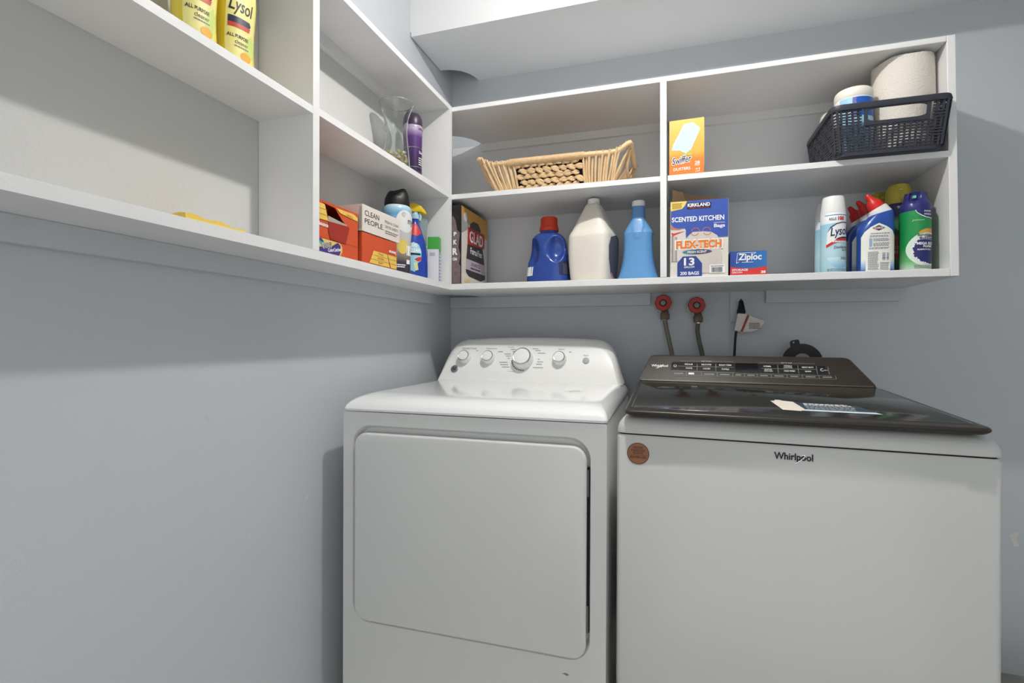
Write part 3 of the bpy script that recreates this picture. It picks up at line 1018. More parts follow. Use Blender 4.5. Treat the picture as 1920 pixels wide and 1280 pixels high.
patch('front_print', f, [(0.035, 0.002), (0.088, 0.002), (0.088, 0.062), (0.082, 0.07), (0.088, 0.1), (0.08, 0.13), (0.086, 0.18), (0.075, 0.19), (0.068, 0.225), (0.06, 0.24), (0.035, 0.24)], mat('crumpled_bag_print', (112, 98, 98), 0.5, var=0.5, vscale=70), t, 0.0005)
for s, cz, sz in (('P', 0.177, 0.014), ('K', 0.148, 0.017), ('R', 0.115, 0.024), ('ON', 0.088, 0.011)):
    text(f, s, 0.067 if s != 'ON' else 0.066, cz, sz * (0.8 if len(s) == 1 else 1.5), sz, WHITE, t, 0.0009, bold=0.04)


def dent(bm, cx, cz, rx, rz, depth, front=True, sharp=2.0):
    for w in bm.verts:
        if (w.co.y < 0) != front:
            continue
        q = ((w.co.x - cx) / rx) ** 2 + ((w.co.z - cz) / rz) ** 2
        if q < 1:
            w.co.y += depth * (1 - q ** sharp) * (1 if front else -1)


def prof_loft(bm, prof, n=3.0, N=64, steps=5, cx=None):
    """prof: (z, rx, ry[, cx]); smooth interpolation between rows"""
    P = bez([Vector((p[1], p[2], p[0])) for p in prof], steps)
    loft(bm, [se(0, 0, p.z, p.x, p.y, n, N) for p in P])


# blue detergent jug with red cap
t = thing('detergent_jug', 'royal blue laundry detergent jug with a red screw cap', 'jug', (0.472, -0.195, ZB1))
BLUEJ = col('jug_blue', (36, 66, 142), 0.28, coat=0.3, var=0.03)
bm = bmesh.new()
prof_loft(bm, [(0, 0.074, 0.05), (0.004, 0.078, 0.054), (0.04, 0.0765, 0.054), (0.08, 0.072, 0.052), (0.12, 0.066, 0.05), (0.155, 0.061, 0.048), (0.172, 0.052, 0.043), (0.181, 0.04, 0.036), (0.186, 0.031, 0.03), (0.196, 0.029, 0.029)], 3.2, 96, 9)
dent(bm, 0.036, 0.122, 0.029, 0.046, 0.024, sharp=1.6)
dent(bm, -0.05, 0.115, 0.027, 0.05, 0.02, sharp=1.6)
body = obj('jug_body', bm, BLUEJ, t, ang=1.2)
bm = bmesh.new()
rings = []
for r, z in ((0.033, 0.192), (0.0345, 0.194), (0.0345, 0.203), (0.0325, 0.206), (0.0305, 0.212), (0.0295, 0.238), (0.027, 0.242)):
    rings.append([(r * (1 + (0.012 if 0.205 < z < 0.24 and i % 2 else 0)) * math.cos(2 * PI * i / 72), r * (1 + (0.012 if 0.205 < z < 0.24 and i % 2 else 0)) * math.sin(2 * PI * i / 72), z) for i in range(72)])
loft(bm, rings)
obj('cap', bm, col('cap_red_orange', (206, 62, 34), 0.4), t, label='red ribbed screw cap')
fb = Frame((0, 0, 0), bvh=bvh_of(body))
patch('side_label', Frame((0, 0, 0), (0.35, 0.94, 0), bvh=bvh_of(body)), [(-0.03, 0.03), (0.03, 0.03), (0.03, 0.075), (0, 0.085), (-0.03, 0.073)], col('label_dark_blue', (34, 44, 78)), t, 0.0006, sub=0.008)
fine_print(Frame((0, 0, 0), (0.35, 0.94, 0), bvh=bvh_of(body)), -0.02, 0.028, 0.035, 0.072, 9, GREYINK, t, 0.001, gap=0.6, words=6, seed=3)
patch('side_label', Frame((0, 0, 0), (0.3, -0.95, 0), bvh=bvh_of(body)), rect(-0.03, 0.034, 0.03, 0.062), WHITE, t, 0.0006, sub=0.008)

# white jug
t = thing('detergent_jug', 'cream white jug with a tapered neck between the blue bottles', 'jug', (0.634, -0.208, ZB1), -0.26)
WJ = col('jug_cream', (226, 220, 208), 0.4, var=0.02)
bm = bmesh.new()
prof_loft(bm, [(0, 0.064, 0.066), (0.004, 0.066, 0.07), (0.05, 0.072, 0.073), (0.1, 0.0755, 0.074), (0.15, 0.0755, 0.073), (0.166, 0.0735, 0.068), (0.185, 0.064, 0.058), (0.22, 0.048, 0.045), (0.25, 0.034, 0.033), (0.268, 0.025, 0.025), (0.276, 0.0185, 0.0185), (0.28, 0.0185, 0.0185)], 4.2, 72, 6)
body = obj('jug_body', bm, WJ, t, ang=1.2)
bm = bmesh.new()
lathe(bm, [(0.0205, 0.274), (0.0208, 0.276), (0.0205, 0.29), (0.019, 0.292)], N=40)
obj('cap', bm, WHITE, t)
FSJ = Frame((0, 0, 0), (0, 1, 0), (0, 0, 1), bvh_of(body))
patch('side_label', FSJ, [(-0.042, 0.075), (-0.02, 0.03), (0.035, 0.012), (0.05, 0.02), (0.05, 0.15), (0.02, 0.163), (-0.03, 0.15), (-0.045, 0.12)], mat('label_slate', (88, 90, 104), 0.5, var=0.35, vscale=140), t, 0.0006, sub=0.01, label='slate grey side label')
patch('side_label', FSJ, [(-0.02, 0.028), (0.02, 0.008), (0.04, 0.01), (0.01, 0.02), (-0.012, 0.034)], col('label_pink', (222, 150, 166)), t, 0.0009, sub=0.01, label='pink swoosh on the side label')

# light blue bottle
t = thing('cleaner_bottle', 'light blue bottle with flared base and white cap beside the divider', 'bottle', (0.7865, -0.225, ZB1))
LBL = col('bottle_light_blue', (92, 146, 196), 0.34, var=0.02, coat=0.15)
bm = bmesh.new()
prof_loft(bm, [(0, 0.068, 0.05), (0.003, 0.069, 0.052), (0.03, 0.0595, 0.05), (0.07, 0.0508, 0.045), (0.11, 0.0475, 0.041), (0.14, 0.047, 0.04), (0.158, 0.0485, 0.0395), (0.163, 0.0475, 0.038), (0.2, 0.027, 0.029), (0.214, 0.0225, 0.024), (0.25, 0.0205, 0.0215)], 3.2, 96, 9)
for w in bm.verts:  # raised tongue below the neck on the front
    if w.co.y < 0 and w.co.z > 0.135 and w.co.z < 0.235:
        q = (w.co.x / (0.0215 * min(1, max(0.05, (w.co.z - 0.13) / 0.05)) ** 0.5)) ** 2
        if q < 1 and w.co.z < 0.235:
            w.co.y -= 0.0022 * min(1, (1 - q) * 3) * min(1, (0.235 - w.co.z) / 0.02)
obj('bottle_body', bm, LBL, t, ang=1.0)
bm = bmesh.new()
lathe(bm, [(0.0195, 0.25), (0.0212, 0.2505), (0.0212, 0.262), (0.0205, 0.268), (0.018, 0.27)], N=36)
obj('cap', bm, WHITE, t)

# kitchen bag carton
KB = col('carton_blue', (56, 84, 168))
t = thing('kitchen_bag_box', 'tall open box of scented kitchen bags printed blue and white', 'box', (0.973, -0.251, ZB1), 0.012)
bm = bmesh.new()
w_, d_, h_ = 0.168, 0.128, 0.2355
for q in (((-w_ / 2, -d_ / 2), (w_ / 2, -d_ / 2)), ((w_ / 2, -d_ / 2), (w_ / 2, d_ / 2)), ((w_ / 2, d_ / 2), (-w_ / 2, d_ / 2)), ((-w_ / 2, d_ / 2), (-w_ / 2, -d_ / 2))):
    (a, b), (c, d) = q
    bm.faces.new([bm.verts.new(p) for p in ((a, b, 0), (c, d, 0), (c, d, h_), (a, b, h_))])
bm.faces.new([bm.verts.new(p) for p in ((-w_ / 2, -d_ / 2, 0), (-w_ / 2, d_ / 2, 0), (w_ / 2, d_ / 2, 0), (w_ / 2, -d_ / 2, 0))])
bmesh.ops.remove_doubles(bm, verts=bm.verts[:], dist=1e-5)
bmesh.ops.recalc_face_normals(bm, faces=bm.faces[:])
bmesh.ops.solidify(bm, geom=bm.faces[:], thickness=0.0012)
obj('carton', bm, col('carton_white_board', (222, 216, 206)), t, False)
KRAFT = mat('kraft_board', (176, 142, 112), 0.7, var=0.12, vscale=60)
bm = bmesh.new()
prism(bm, [(-0.075, 0.236), (-0.0775, 0.265), (-0.0765, 0.29), (-0.045, 0.283), (0.083, 0.252), (0.083, 0.2365)], lambda a, b: (a, 0.0 + (b - 0.236) * 0.4, b), lambda a, b: (a, 0.0012 + (b - 0.236) * 0.4, b))
obj('flap', bm, KRAFT, t, False, label='raised kraft-brown lid flap')
bm = bmesh.new()
prism(bm, [(-0.082, 0.236), (-0.078, 0.262), (-0.078, 0.286), (-0.046, 0.28), (-0.034, 0.248), (-0.032, 0.236)], lambda a, b: (a, -0.02 + (a + 0.08) * 0.5, b), lambda a, b: (a, -0.0188 + (a + 0.08) * 0.5, b))
obj('flap', bm, mat('kraft_board_light', (190, 156, 124), 0.7, var=0.12, vscale=60), t, False, label='torn side flap')
f = Frame((0, -d_ / 2 - 0.0012, 0))
patch('front_print', f, [(-0.083, 0.1515), (-0.04, 0.1515), (-0.037, 0.12), (0.083, 0.12), (0.083, 0.235), (-0.083, 0.235)], KB, t, 0.0004)
patch('yellow_corner', f, [(-0.083, 0.235), (-0.035, 0.235), (-0.042, 0.22), (-0.05, 0.2115), (-0.083, 0.206)], col('print_lemon', (226, 206, 106)), t, 0.0007)
fine_print(f, -0.079, -0.049, 0.213, 0.231, 5, col('print_ochre', (170, 120, 40)), t, 0.001, words=4)
patch('brand_badge', f, [(-0.036, 0.209), (0.034, 0.209), (0.035, 0.2265), (-0.036, 0.229)], col('badge_navy', (34, 34, 58)), t, 0.0007)
text(f, 'KIRKLAND', -0.001, 0.2215, 0.065, 0.0105, WHITE, t, 0.001, bold=0.035)
text(f, 'Signature', -0.001, 0.2125, 0.058, 0.0052, col('print_redorange', (202, 66, 44)), t, 0.001, shear=0.3)
text(f, 'SCENTED KITCHEN', -0.004, 0.179, 0.152, 0.0155, WHITE, t, 0.0008, bold=0.025)
text(f, 'DRAWSTRING', 0.058, 0.1635, 0.031, 0.0034, WHITE, t, 0.0008)
text(f, 'Bags', 0.0585, 0.153, 0.031, 0.0135, WHITE, t, 0.0008, bold=0.025)
patch('bin_picture', f, [(-0.082, 0.05), (-0.043, 0.05), (-0.038, 0.145), (-0.046, 0.149), (-0.082, 0.147)], col('print_bin_white', (214, 206, 200)), t, 0.0007)
patch('bin_picture', f, [(-0.08, 0.05), (-0.064, 0.05), (-0.064, 0.125), (-0.08, 0.13)], grad_mat('print_bin_steel', [(0, (120, 112, 108)), (0.5, (196, 190, 186)), (1, (130, 122, 118))], 'X', -0.08, -0.064), t, 0.0009)
patch('hand_picture', f, [(-0.083, 0.166), (-0.074, 0.155), (-0.06, 0.15), (-0.05, 0.148), (-0.062, 0.1465), (-0.083, 0.149)], col('print_skin', (190, 122, 96)), t, 0.0011)
patch('ribbon_picture', f, [(-0.082, 0.139), (-0.073, 0.137), (-0.04, 0.143), (-0.073, 0.13), (-0.077, 0.126)], col('print_redorange', (202, 66, 44)), t, 0.0012)
patch('bag_picture', f, [(-0.042, 0.012), (0.062, 0.012), (0.066, 0.06), (0.06, 0.11), (0.052, 0.125), (0.036, 0.136), (0.012, 0.139), (-0.018, 0.1385), (-0.03, 0.128), (-0.044, 0.11)], mat('print_bag_white', (206, 198, 190), 0.5, var=0.06, vscale=40), t, 0.0008)
for sx in (-1, 1):
    patch('ribbon_picture', f, arc_band(0.006 + sx * 0.016, 0.139, 0.0105, 0.0125, 0.1, PI - 0.1, 14), col('print_orange_bow', (212, 106, 66)), t, 0.0011)
    patch('ribbon_picture', f, arc_band(0.006 + sx * 0.018, 0.139, 0.0105, 0.0125, PI + 0.4, 2 * PI - 0.4, 14), col('print_orange_bow', (212, 106, 66)), t, 0.0011)
text(f, 'FLEX-TECH', -0.001, 0.1, 0.139, 0.032, WHITE, t, 0.0012, bold=0.06)
text(f, 'FLEX-TECH', -0.001, 0.1, 0.132, 0.0255, col('print_orange', (228, 124, 38)), t, 0.0015, bold=0.05)
patch('scent_band', f, disc(-0.0055, 0.0768, 0.043, 0.0078, 30), grad_mat('print_teal_purple', [(0, (70, 140, 150)), (0.5, (52, 62, 92)), (1, (96, 70, 110))], 'X', -0.05, 0.04), t, 0.0012)
text(f, 'FRESH SCENT', -0.0055, 0.0768, 0.057, 0.0072, WHITE, t, 0.0015, bold=0.02, shear=0.2)
patch('count_badge', f, [(-0.063, 0.002), (0.0095, 0.002), (0.0095, 0.041), (-0.0085, 0.064), (-0.047, 0.064), (-0.063, 0.043)], col('badge_blue', (42, 66, 140)), t, 0.0013)
text(f, '13', -0.028, 0.0475, 0.031, 0.0235, WHITE, t, 0.0016, bold=0.03)
text(f, 'GALLON', -0.028, 0.031, 0.03, 0.0065, WHITE, t, 0.0016, bold=0.02)
text(f, '200 BAGS', -0.0267, 0.0115, 0.055, 0.0105, WHITE, t, 0.0016, bold=0.025)
patch('barcode_label', f, rect(0.031, 0.075, 0.0105, 0.036), WHITE, t, 0.0012)
barcode(f, 0.036, 0.068, 0.0125, 0.0275, t, 0.0015)
fine_print(f, 0.034, 0.072, 0.03, 0.034, 1, GREYINK, t, 0.0015, words=5)

# small zipper bag box
t, f = carton('zipper_bag_box', 'small blue and red box of zipper storage bags', 'box', (1.1135, -0.268, ZB1), 0.1, 0.095, 0.0725, grad_mat('carton_zip_blue', [(0, (38, 66, 150)), (1, (40, 116, 186))], 'X', -0.05, 0.05))
patch('red_band', f, [(-0.05, 0.0005), (0.05, 0.0005), (0.05, 0.0258), (0.02, 0.0215), (-0.005, 0.0205), (-0.03, 0.0235), (-0.05, 0.0265)], col('print_red', (206, 52, 48)), t, 0.0004)
text(f, 'Ziploc', 0.004, 0.0525, 0.064, 0.0255, WHITE, t, 0.0005, bold=0.03, shear=0.05)
bm = bmesh.new()
for a, b, c, d in ((-0.0335, 0.0365, -0.03, 0.0675), (-0.03, 0.0675, 0.0205, 0.0675), (0.0205, 0.0675, 0.0125, 0.062), (-0.0335, 0.0365, -0.0255, 0.041)):
    n_ = Vector((-(d - b), c - a)).normalized() * 0.0006
    bm.faces.new([bm.verts.new(f.at(*p, 0.0005)) for p in ((a + n_.x, b + n_.y), (a - n_.x, b - n_.y), (c - n_.x, d - n_.y), (c + n_.x, d + n_.y))])
obj('logo_outline', bm, WHITE, t, False)
text(f, 'STORAGE', -0.023, 0.0165, 0.044, 0.0065, WHITE, t, 0.0008, bold=0.03)
text(f, 'GALLON', -0.031, 0.0092, 0.028, 0.0048, WHITE, t, 0.0008, bold=0.015)
text(f, '38', 0.0405, 0.009, 0.0125, 0.0078, WHITE, t, 0.0008, bold=0.03)
fine_print(f, -0.018, 0.014, 0.0385, 0.0405, 1, WHITE, t, 0.0005, gap=0.2, words=6)


# spray cans with white caps
def can_front(r, N=48, **k):
    pass


CANBL = grad_mat('can_pale_blue', [(0, (168, 214, 226)), (0.35, (196, 228, 236)), (0.8, (150, 200, 222)), (0.81, (232, 236, 238)), (1, (232, 236, 238))], 'Z', 0.0, 0.178)


def lysol(loc, label, rz, detail):
    t = thing('spray_can', label, 'spray can', loc, rz, 'white-capped disinfectant cans')
    bm = bmesh.new()
    r = 0.0325
    lathe(bm, [(r * 0.94, 0), (r, 0.003), (r, 0.174), (r * 0.94, 0.178)], N=64)
    b = obj('can_body', bm, CANBL, t)
    bm = bmesh.new()
    lathe(bm, [(0.0325, 0.1745), (0.0325, 0.18), (0.0305, 0.195), (0.028, 0.219), (0.0265, 0.2235), (0.022, 0.2245)], N=40)
    obj('cap', bm, PLASTW, t, ang=0.9)
    f = Frame((0, 0, 0), bvh=bvh_of(b))
    NAVY = col('can_navy', (34, 40, 84))
    patch('blue_line', f, [(-0.032, 0.166), (0.032, 0.166), (0.032, 0.168), (-0.032, 0.168)], col('can_teal', (66, 130, 170)), t, 0.0004, sub=0.004)
    if detail:
        text(f, 'KILLS', -0.0125, 0.1555, 0.0155, 0.0075, INK, t, 0.0007, bold=0.02, fine=0.003)
        text(f, '100', 0.0085, 0.157, 0.0175, 0.0115, col('print_red', (206, 52, 48)), t, 0.0007, bold=0.05, fine=0.003)
        patch('logo_field', f, [(-0.0255, 0.08), (-0.024, 0.118), (-0.016, 0.13), (-0.004, 0.139), (0.012, 0.1435), (0.0315, 0.1435), (0.0315, 0.1), (0.008, 0.097), (-0.012, 0.088)], WHITE, t, 0.0004, sub=0.004)
        patch('logo_arc', f, [(-0.0245, 0.116), (-0.0165, 0.1305), (-0.004, 0.1395), (0.012, 0.144), (0.0315, 0.144), (0.0315, 0.147), (0.012, 0.1468), (-0.005, 0.1422), (-0.018, 0.133)], NAVY, t, 0.0007, sub=0.004)
        text(f, 'Lysol', 0.006, 0.117, 0.05, 0.032, NAVY, t, 0.001, bold=0.015, shear=0.3, rot=0.12, fine=0.003)
        patch('red_band', f, [(-0.026, 0.0735), (-0.012, 0.083), (0.008, 0.0915), (0.0315, 0.0945), (0.0315, 0.1015), (0.006, 0.0985), (-0.014, 0.0905), (-0.026, 0.082)], col('print_red', (206, 52, 48)), t, 0.0009, sub=0.004)
        patch('navy_band', f, [(-0.008, 0.0945), (0.008, 0.0985), (0.0315, 0.1018), (0.0315, 0.105), (0.012, 0.104), (0, 0.1005)], NAVY, t, 0.0008, sub=0.004)
        fine_print(f, -0.018, 0.028, 0.0885, 0.094, 1, WHITE, t, 0.0012, gap=0.4, words=6)
        text(f, 'Disinfectant', 0.0105, 0.0745, 0.041, 0.0082, INK, t, 0.0007, shear=0.2, rot=0.05, fine=0.003)
        text(f, 'Spray', 0.02, 0.066, 0.018, 0.0085, INK, t, 0.0007, shear=0.2, fine=0.003)
        patch('water_drop', f, disc(0.006, 0.045, 0.03, 0.031, 30, PI, 2 * PI), grad_mat('drop_print', [(0, (120, 176, 214)), (1, (206, 234, 240))], 'Z', 0.014, 0.045), t, 0.0004, sub=0.004)
        fine_print(f, 0.008, 0.03, 0.039, 0.047, 2, GREYINK, t, 0.0009, words=4)
        fine_print(f, -0.024, 0.028, 0.006, 0.014, 2, GREYINK, t, 0.0007, words=10)
    return t


lysol((1.3455, -0.275, ZB1), 'pale blue disinfectant spray can with a white cap at the shelf front', 0.12, True)
lysol((1.349, -0.2, ZB1), 'pale blue spray can half hidden directly behind the front white-capped can', 0.1, False)

# toilet cleaner bottles in a row front to back
CLB = col('bottle_clorox_blue', (38, 78, 158), 0.3, coat=0.25, var=0.03)
CLW = grad_mat('label_white_to_blue', [(0, (52, 84, 160)), (0.14, (150, 180, 214)), (0.3, (236, 238, 228)), (1, (238, 238, 228))], 'Z', 0.0, 0.12)
CLRED = col('cap_red', (206, 42, 36), 0.35)
CLAB = (('toilet cleaner bottle in front, blue with a bright red angled cap and white label', True), ('middle one of three blue angled-neck bottles standing one behind another', False), ('rearmost of three blue angled-neck bottles with dark red cap', False))
for k, (lab, full) in enumerate(CLAB):
    t = thing('toilet_cleaner_bottle', lab, 'bottle', (1.4515 - 0.002 * k, -0.275 + 0.07 * k, ZB1), 0.0, 'blue toilet cleaner bottles')
    bm = bmesh.new()
    rr = []
    for cx, z, rx, ry, a in ((0, 0, 0.0415, 0.025, 0), (0, 0.004, 0.0445, 0.0285, 0), (0, 0.05, 0.0445, 0.029, 0), (0, 0.09, 0.0445, 0.029, 0), (0, 0.115, 0.0445, 0.029, 1), (0.0015, 0.13, 0.043, 0.0285, 4), (0.0055, 0.147, 0.0385, 0.027, 8), (0.010, 0.16, 0.034, 0.0255, 12), (0.0125, 0.169, 0.0295, 0.0235, 15)):
        rr.append(se(cx, 0, z, rx, ry, 2.8, 48, math.radians(a)))
    loft(bm, rr)
    b = obj('bottle_body', bm, CLB, t, ang=1.0)
    bm = bmesh.new()
    loft(bm, [se(cx, 0, z, rx, ry, 2.2, 36, math.radians(a)) for cx, z, rx, ry, a in ((0.0125, 0.1685, 0.0285, 0.0235, 15), (0.0115, 0.1705, 0.0285, 0.0235, 18), (0.006, 0.181, 0.0245, 0.022, 29), (0.0035, 0.1855, 0.0225, 0.021, 31))])
    obj('collar', bm, PLASTW, t, label='white collar under the cap')
    bm = bmesh.new()
    loft(bm, [se(cx, 0, z, rx, ry, 2.2, 32, math.radians(a)) for cx, z, rx, ry, a in ((0.0035, 0.1855, 0.0205, 0.0195, 31), (-0.001, 0.193, 0.0195, 0.0185, 31), (-0.007, 0.203, 0.0165, 0.0155, 31), (-0.011, 0.2095, 0.0095, 0.01, 31), (-0.0175, 0.218, 0.0075, 0.008, 30), (-0.021, 0.2235, 0.0055, 0.006, 30), (-0.0225, 0.2255, 0.003, 0.004, 30))])
    obj('cap', bm, CLRED, t, label='red angled nozzle cap')
    f = Frame((0, 0, 0), bvh=bvh_of(b))
    patch('label_panel', f, [(-0.0405, 0.002), (0.0405, 0.002), (0.0405, 0.1), (0.034, 0.116), (0.02, 0.127), (0.0, 0.1375), (-0.02, 0.127), (-0.034, 0.114), (-0.0405, 0.1)], CLW, t, 0.0005, sub=0.004, label='white back label')
    if full:
        patch('white_field', f, [(-0.031, 0.003), (0.028, 0.003), (0.03, 0.11), (-0.03, 0.11)], col('label_offwhite', (236, 236, 228)), t, 0.0008, sub=0.004)
        patch('brand_diamond', f, [(-0.0165, 0.1235), (-0.001, 0.1155), (0.0145, 0.1235), (-0.001, 0.1315)], col('brand_maroon', (96, 40, 62)), t, 0.0011, sub=0.004)
        text(f, 'CLOROX', -0.001, 0.1235, 0.022, 0.0058, WHITE, t, 0.0015, bold=0.03, fine=0.004)
        for i, (x0, x1, z0, z1, n_) in enumerate(((-0.02, 0.028, 0.107, 0.111, 1), (-0.022, 0.026, 0.098, 0.104, 2), (-0.014, 0.027, 0.086, 0.095, 3), (-0.014, 0.028, 0.072, 0.083, 3), (-0.024, 0.028, 0.064, 0.07, 2), (-0.026, 0.0, 0.006, 0.058, 15), (0.003, 0.026, 0.006, 0.028, 6))):
            fine_print(f, x0, x1, z0, z1, n_, col('label_ink_grey', (118, 120, 132)), t, 0.0012, words=8, seed=60 + i)
        patch('icon_column', f, rect(-0.0235, -0.0165, 0.071, 0.095), col('label_icon_blue', (150, 174, 200)), t, 0.0011, sub=0.004)
        barcode(f, 0.008, 0.024, 0.032, 0.053, t, 0.0012, 12, True, m=col('barcode_blue', (84, 88, 130)))
    else:
        text(f, 'bleach', -0.026, 0.07, 0.05, 0.008, GREYINK, t, 0.001, rot=PI / 2, fine=0.004) if k == 1 else None

# green foam can and two yellow-capped cans
CANG = grad_mat('can_green_print', [(0, (206, 228, 208)), (0.14, (110, 186, 118)), (0.35, (30, 146, 74)), (1, (18, 136, 70))], 'Z', 0.0, 0.185)
t = thing('foam_cleaner_can', 'green bathroom foam can with a dark blue cap beside the end panel', 'spray can', (1.5485, -0.272, ZB1), 0.0)
bm = bmesh.new()
r = 0.0365
lathe(bm, [(r * 0.95, 0), (r, 0.003), (r, 0.168), (r * 0.985, 0.176)], N=72)
b = obj('can_body', bm, CANG, t)
CAPB = col('cap_navy', (38, 38, 108), 0.35, coat=0.2)
bm = bmesh.new()
lathe(bm, [(r, 0.166), (r * 1.01, 0.169), (r * 0.99, 0.184), (r * 0.86, 0.194), (r * 0.76, 0.2), (r * 0.73, 0.214), (r * 0.69, 0.219), (r * 0.5, 0.221)], N=56)
for w in bm.verts:
    if w.co.y < 0 and w.co.z > 0.186:
        q = ((w.co.x + 0.009) / 0.015) ** 2 + ((w.co.z - 0.207) / 0.0145) ** 2
        if q < 1:
            w.co.y += 0.014 * (1 - q * q)
obj('cap', bm, CAPB, t, ang=0.9, label='dark blue actuator cap')
bm = bmesh.new()
box(bm, -0.013, -0.006, -0.022, -0.014, 0.203, 0.21)
obj('nozzle', bm, col('nozzle_mint', (120, 206, 178)), t, True, 0.001)
f = Frame((0, 0, 0), bvh=bvh_of(b))
NV = col('can_dark_blue', (34, 42, 104))
patch('navy_corner', f, [(-0.012, 0.167), (-0.008, 0.16), (0.0, 0.153), (0.012, 0.147), (0.0355, 0.144), (0.0355, 0.167)], NV, t, 0.0006, sub=0.004)
patch('white_edge', f, [(-0.0135, 0.167), (-0.0095, 0.159), (-0.001, 0.1515), (0.011, 0.1455), (0.0355, 0.1423), (0.0355, 0.1445), (0.012, 0.1475), (0.0, 0.1535), (-0.0085, 0.16), (-0.0118, 0.167)], WHITE, t, 0.0008, sub=0.004)
text(f, 'POWER', 0.0165, 0.1625, 0.019, 0.0042, WHITE, t, 0.0012, bold=0.03, fine=0.004)
text(f, 'NOZZLE', 0.0165, 0.1545, 0.019, 0.0046, WHITE, t, 0.0012, bold=0.03, fine=0.004)
text(f, 'Johnson', -0.006, 0.1385, 0.027, 0.006, col('print_palegreen', (206, 236, 206)), t, 0.0008, shear=0.2, fine=0.004)
patch('foam_ring', f, disc(0.018, 0.06, 0.042, 0.05, 36)[:0] + [(x, z) for x, z in disc(0.018, 0.058, 0.048, 0.048, 40) if x < 0.0355] , col('print_foam', (214, 232, 214)), t, 0.0006, sub=0.004)
patch('blue_disc', f, [(x, z) for x, z in disc(0.02, 0.056, 0.0385, 0.0385, 40) if x < 0.0355], NV, t, 0.0009, sub=0.004)
bm = bmesh.new()
rnd = random.Random(5)
for i in range(46):
    a = PI * 0.52 + i / 45 * PI * 0.98
    q = 0.0385 + rnd.uniform(-0.002, 0.003)
    x, z = 0.02 + q * math.cos(a), 0.056 + q * math.sin(a)
    if x > 0.034:
        continue
    s_ = rnd.uniform(0.0012, 0.0022)
    bm.faces.new([bm.verts.new(f.at(x + s_ * math.cos(j * PI / 4), z + s_ * math.sin(j * PI / 4), 0.0013)) for j in range(8)])
obj('foam_bubbles', bm, WHITE, t, False, kind='stuff')
patch('orange_arc', f, [(-0.007, 0.103), (0.001, 0.11), (0.012, 0.1145), (0.0355, 0.116), (0.0355, 0.104), (0.012, 0.1045), (0.0, 0.1005)], col('print_amber', (222, 160, 66)), t, 0.0012, sub=0.004)
text(f, 'Scrubbing', 0.013, 0.0965, 0.042, 0.008, INK, t, 0.0014, bold=0.03, fine=0.004)
patch('logo_white', f, rect(-0.004, 0.035, 0.0845, 0.092), WHITE, t, 0.0013, sub=0.004)
text(f, 'Bubbles', 0.0155, 0.0885, 0.038, 0.0075, col('print_navy', (40, 44, 96)), t, 0.0016, bold=0.03, fine=0.004)
text(f, 'MEGA SIZE', 0.0125, 0.074, 0.044, 0.0072, WHITE, t, 0.0014, bold=0.035, fine=0.004)
text(f, 'FOAM', 0.0165, 0.066, 0.023, 0.0066, WHITE, t, 0.0014, bold=0.035, fine=0.004)
text(f, 'REMOVES', 0.009, 0.0572, 0.034, 0.004, WHITE, t, 0.0014, bold=0.02, fine=0.004)
fine_print(f, -0.014, 0.032, 0.006, 0.016, 3, col('label_ink_grey', (118, 120, 132)), t, 0.0009, words=9)

CANG2 = grad_mat('can_green_red_print', [(0, (30, 92, 56)), (0.2, (38, 110, 62)), (0.23, (164, 52, 40)), (0.52, (150, 66, 44)), (0.56, (40, 84, 58)), (0.8, (30, 96, 50)), (0.81, (34, 36, 88)), (1, (34, 36, 88))], 'Z', 0.0, 0.21)
YEL = col('cap_mustard', (186, 172, 66), 0.42)
for loc, lab in (((1.537, -0.19, ZB1), 'green and navy can with a yellow cap behind the green foam can'), ((1.522, -0.1, ZB1), 'farthest yellow-capped can standing against the wall')):
    t = thing('insect_spray_can', lab, 'spray can', loc, 0, 'yellow-capped spray cans')
    bm = bmesh.new()
    r = 0.034
    lathe(bm, [(r * 0.95, 0), (r, 0.003), (r, 0.206), (r * 0.95, 0.212)], N=56)
    b = obj('can_body', bm, CANG2, t)
    bm = bmesh.new()
    lathe(bm, [(r * 0.99, 0.209), (r * 1.0, 0.213), (r * 0.95, 0.236), (r * 0.87, 0.255), (r * 0.74, 0.266), (r * 0.5, 0.27)], N=48)
    for w in bm.verts:
        if w.co.y < 0 and w.co.z > 0.224:
            q = ((w.co.x + 0.002) / 0.013) ** 2 + ((w.co.z - 0.249) / 0.014) ** 2
            if q < 1:
                w.co.y += 0.012 * (1 - q * q)
    obj('cap', bm, YEL, t, ang=0.9, label='yellow domed cap')
    BX('nozzle', -0.004, 0.002, -0.021, -0.012, 0.246, 0.252, WHITE, t, 0.001)
    f = Frame((0, 0, 0), bvh=bvh_of(b))
    text(f, '99.9', -0.003, 0.196, 0.022, 0.0085, WHITE, t, 0.0008, bold=0.02, fine=0.004)
    text(f, 'ATE', -0.0175, 0.078, 0.018, 0.009, col('print_sand', (206, 150, 110)), t, 0.0008, bold=0.02, fine=0.004)
    text(f, 'ME', -0.0165, 0.066, 0.014, 0.009, col('print_sand', (206, 150, 110)), t, 0.0008, bold=0.02, fine=0.004)

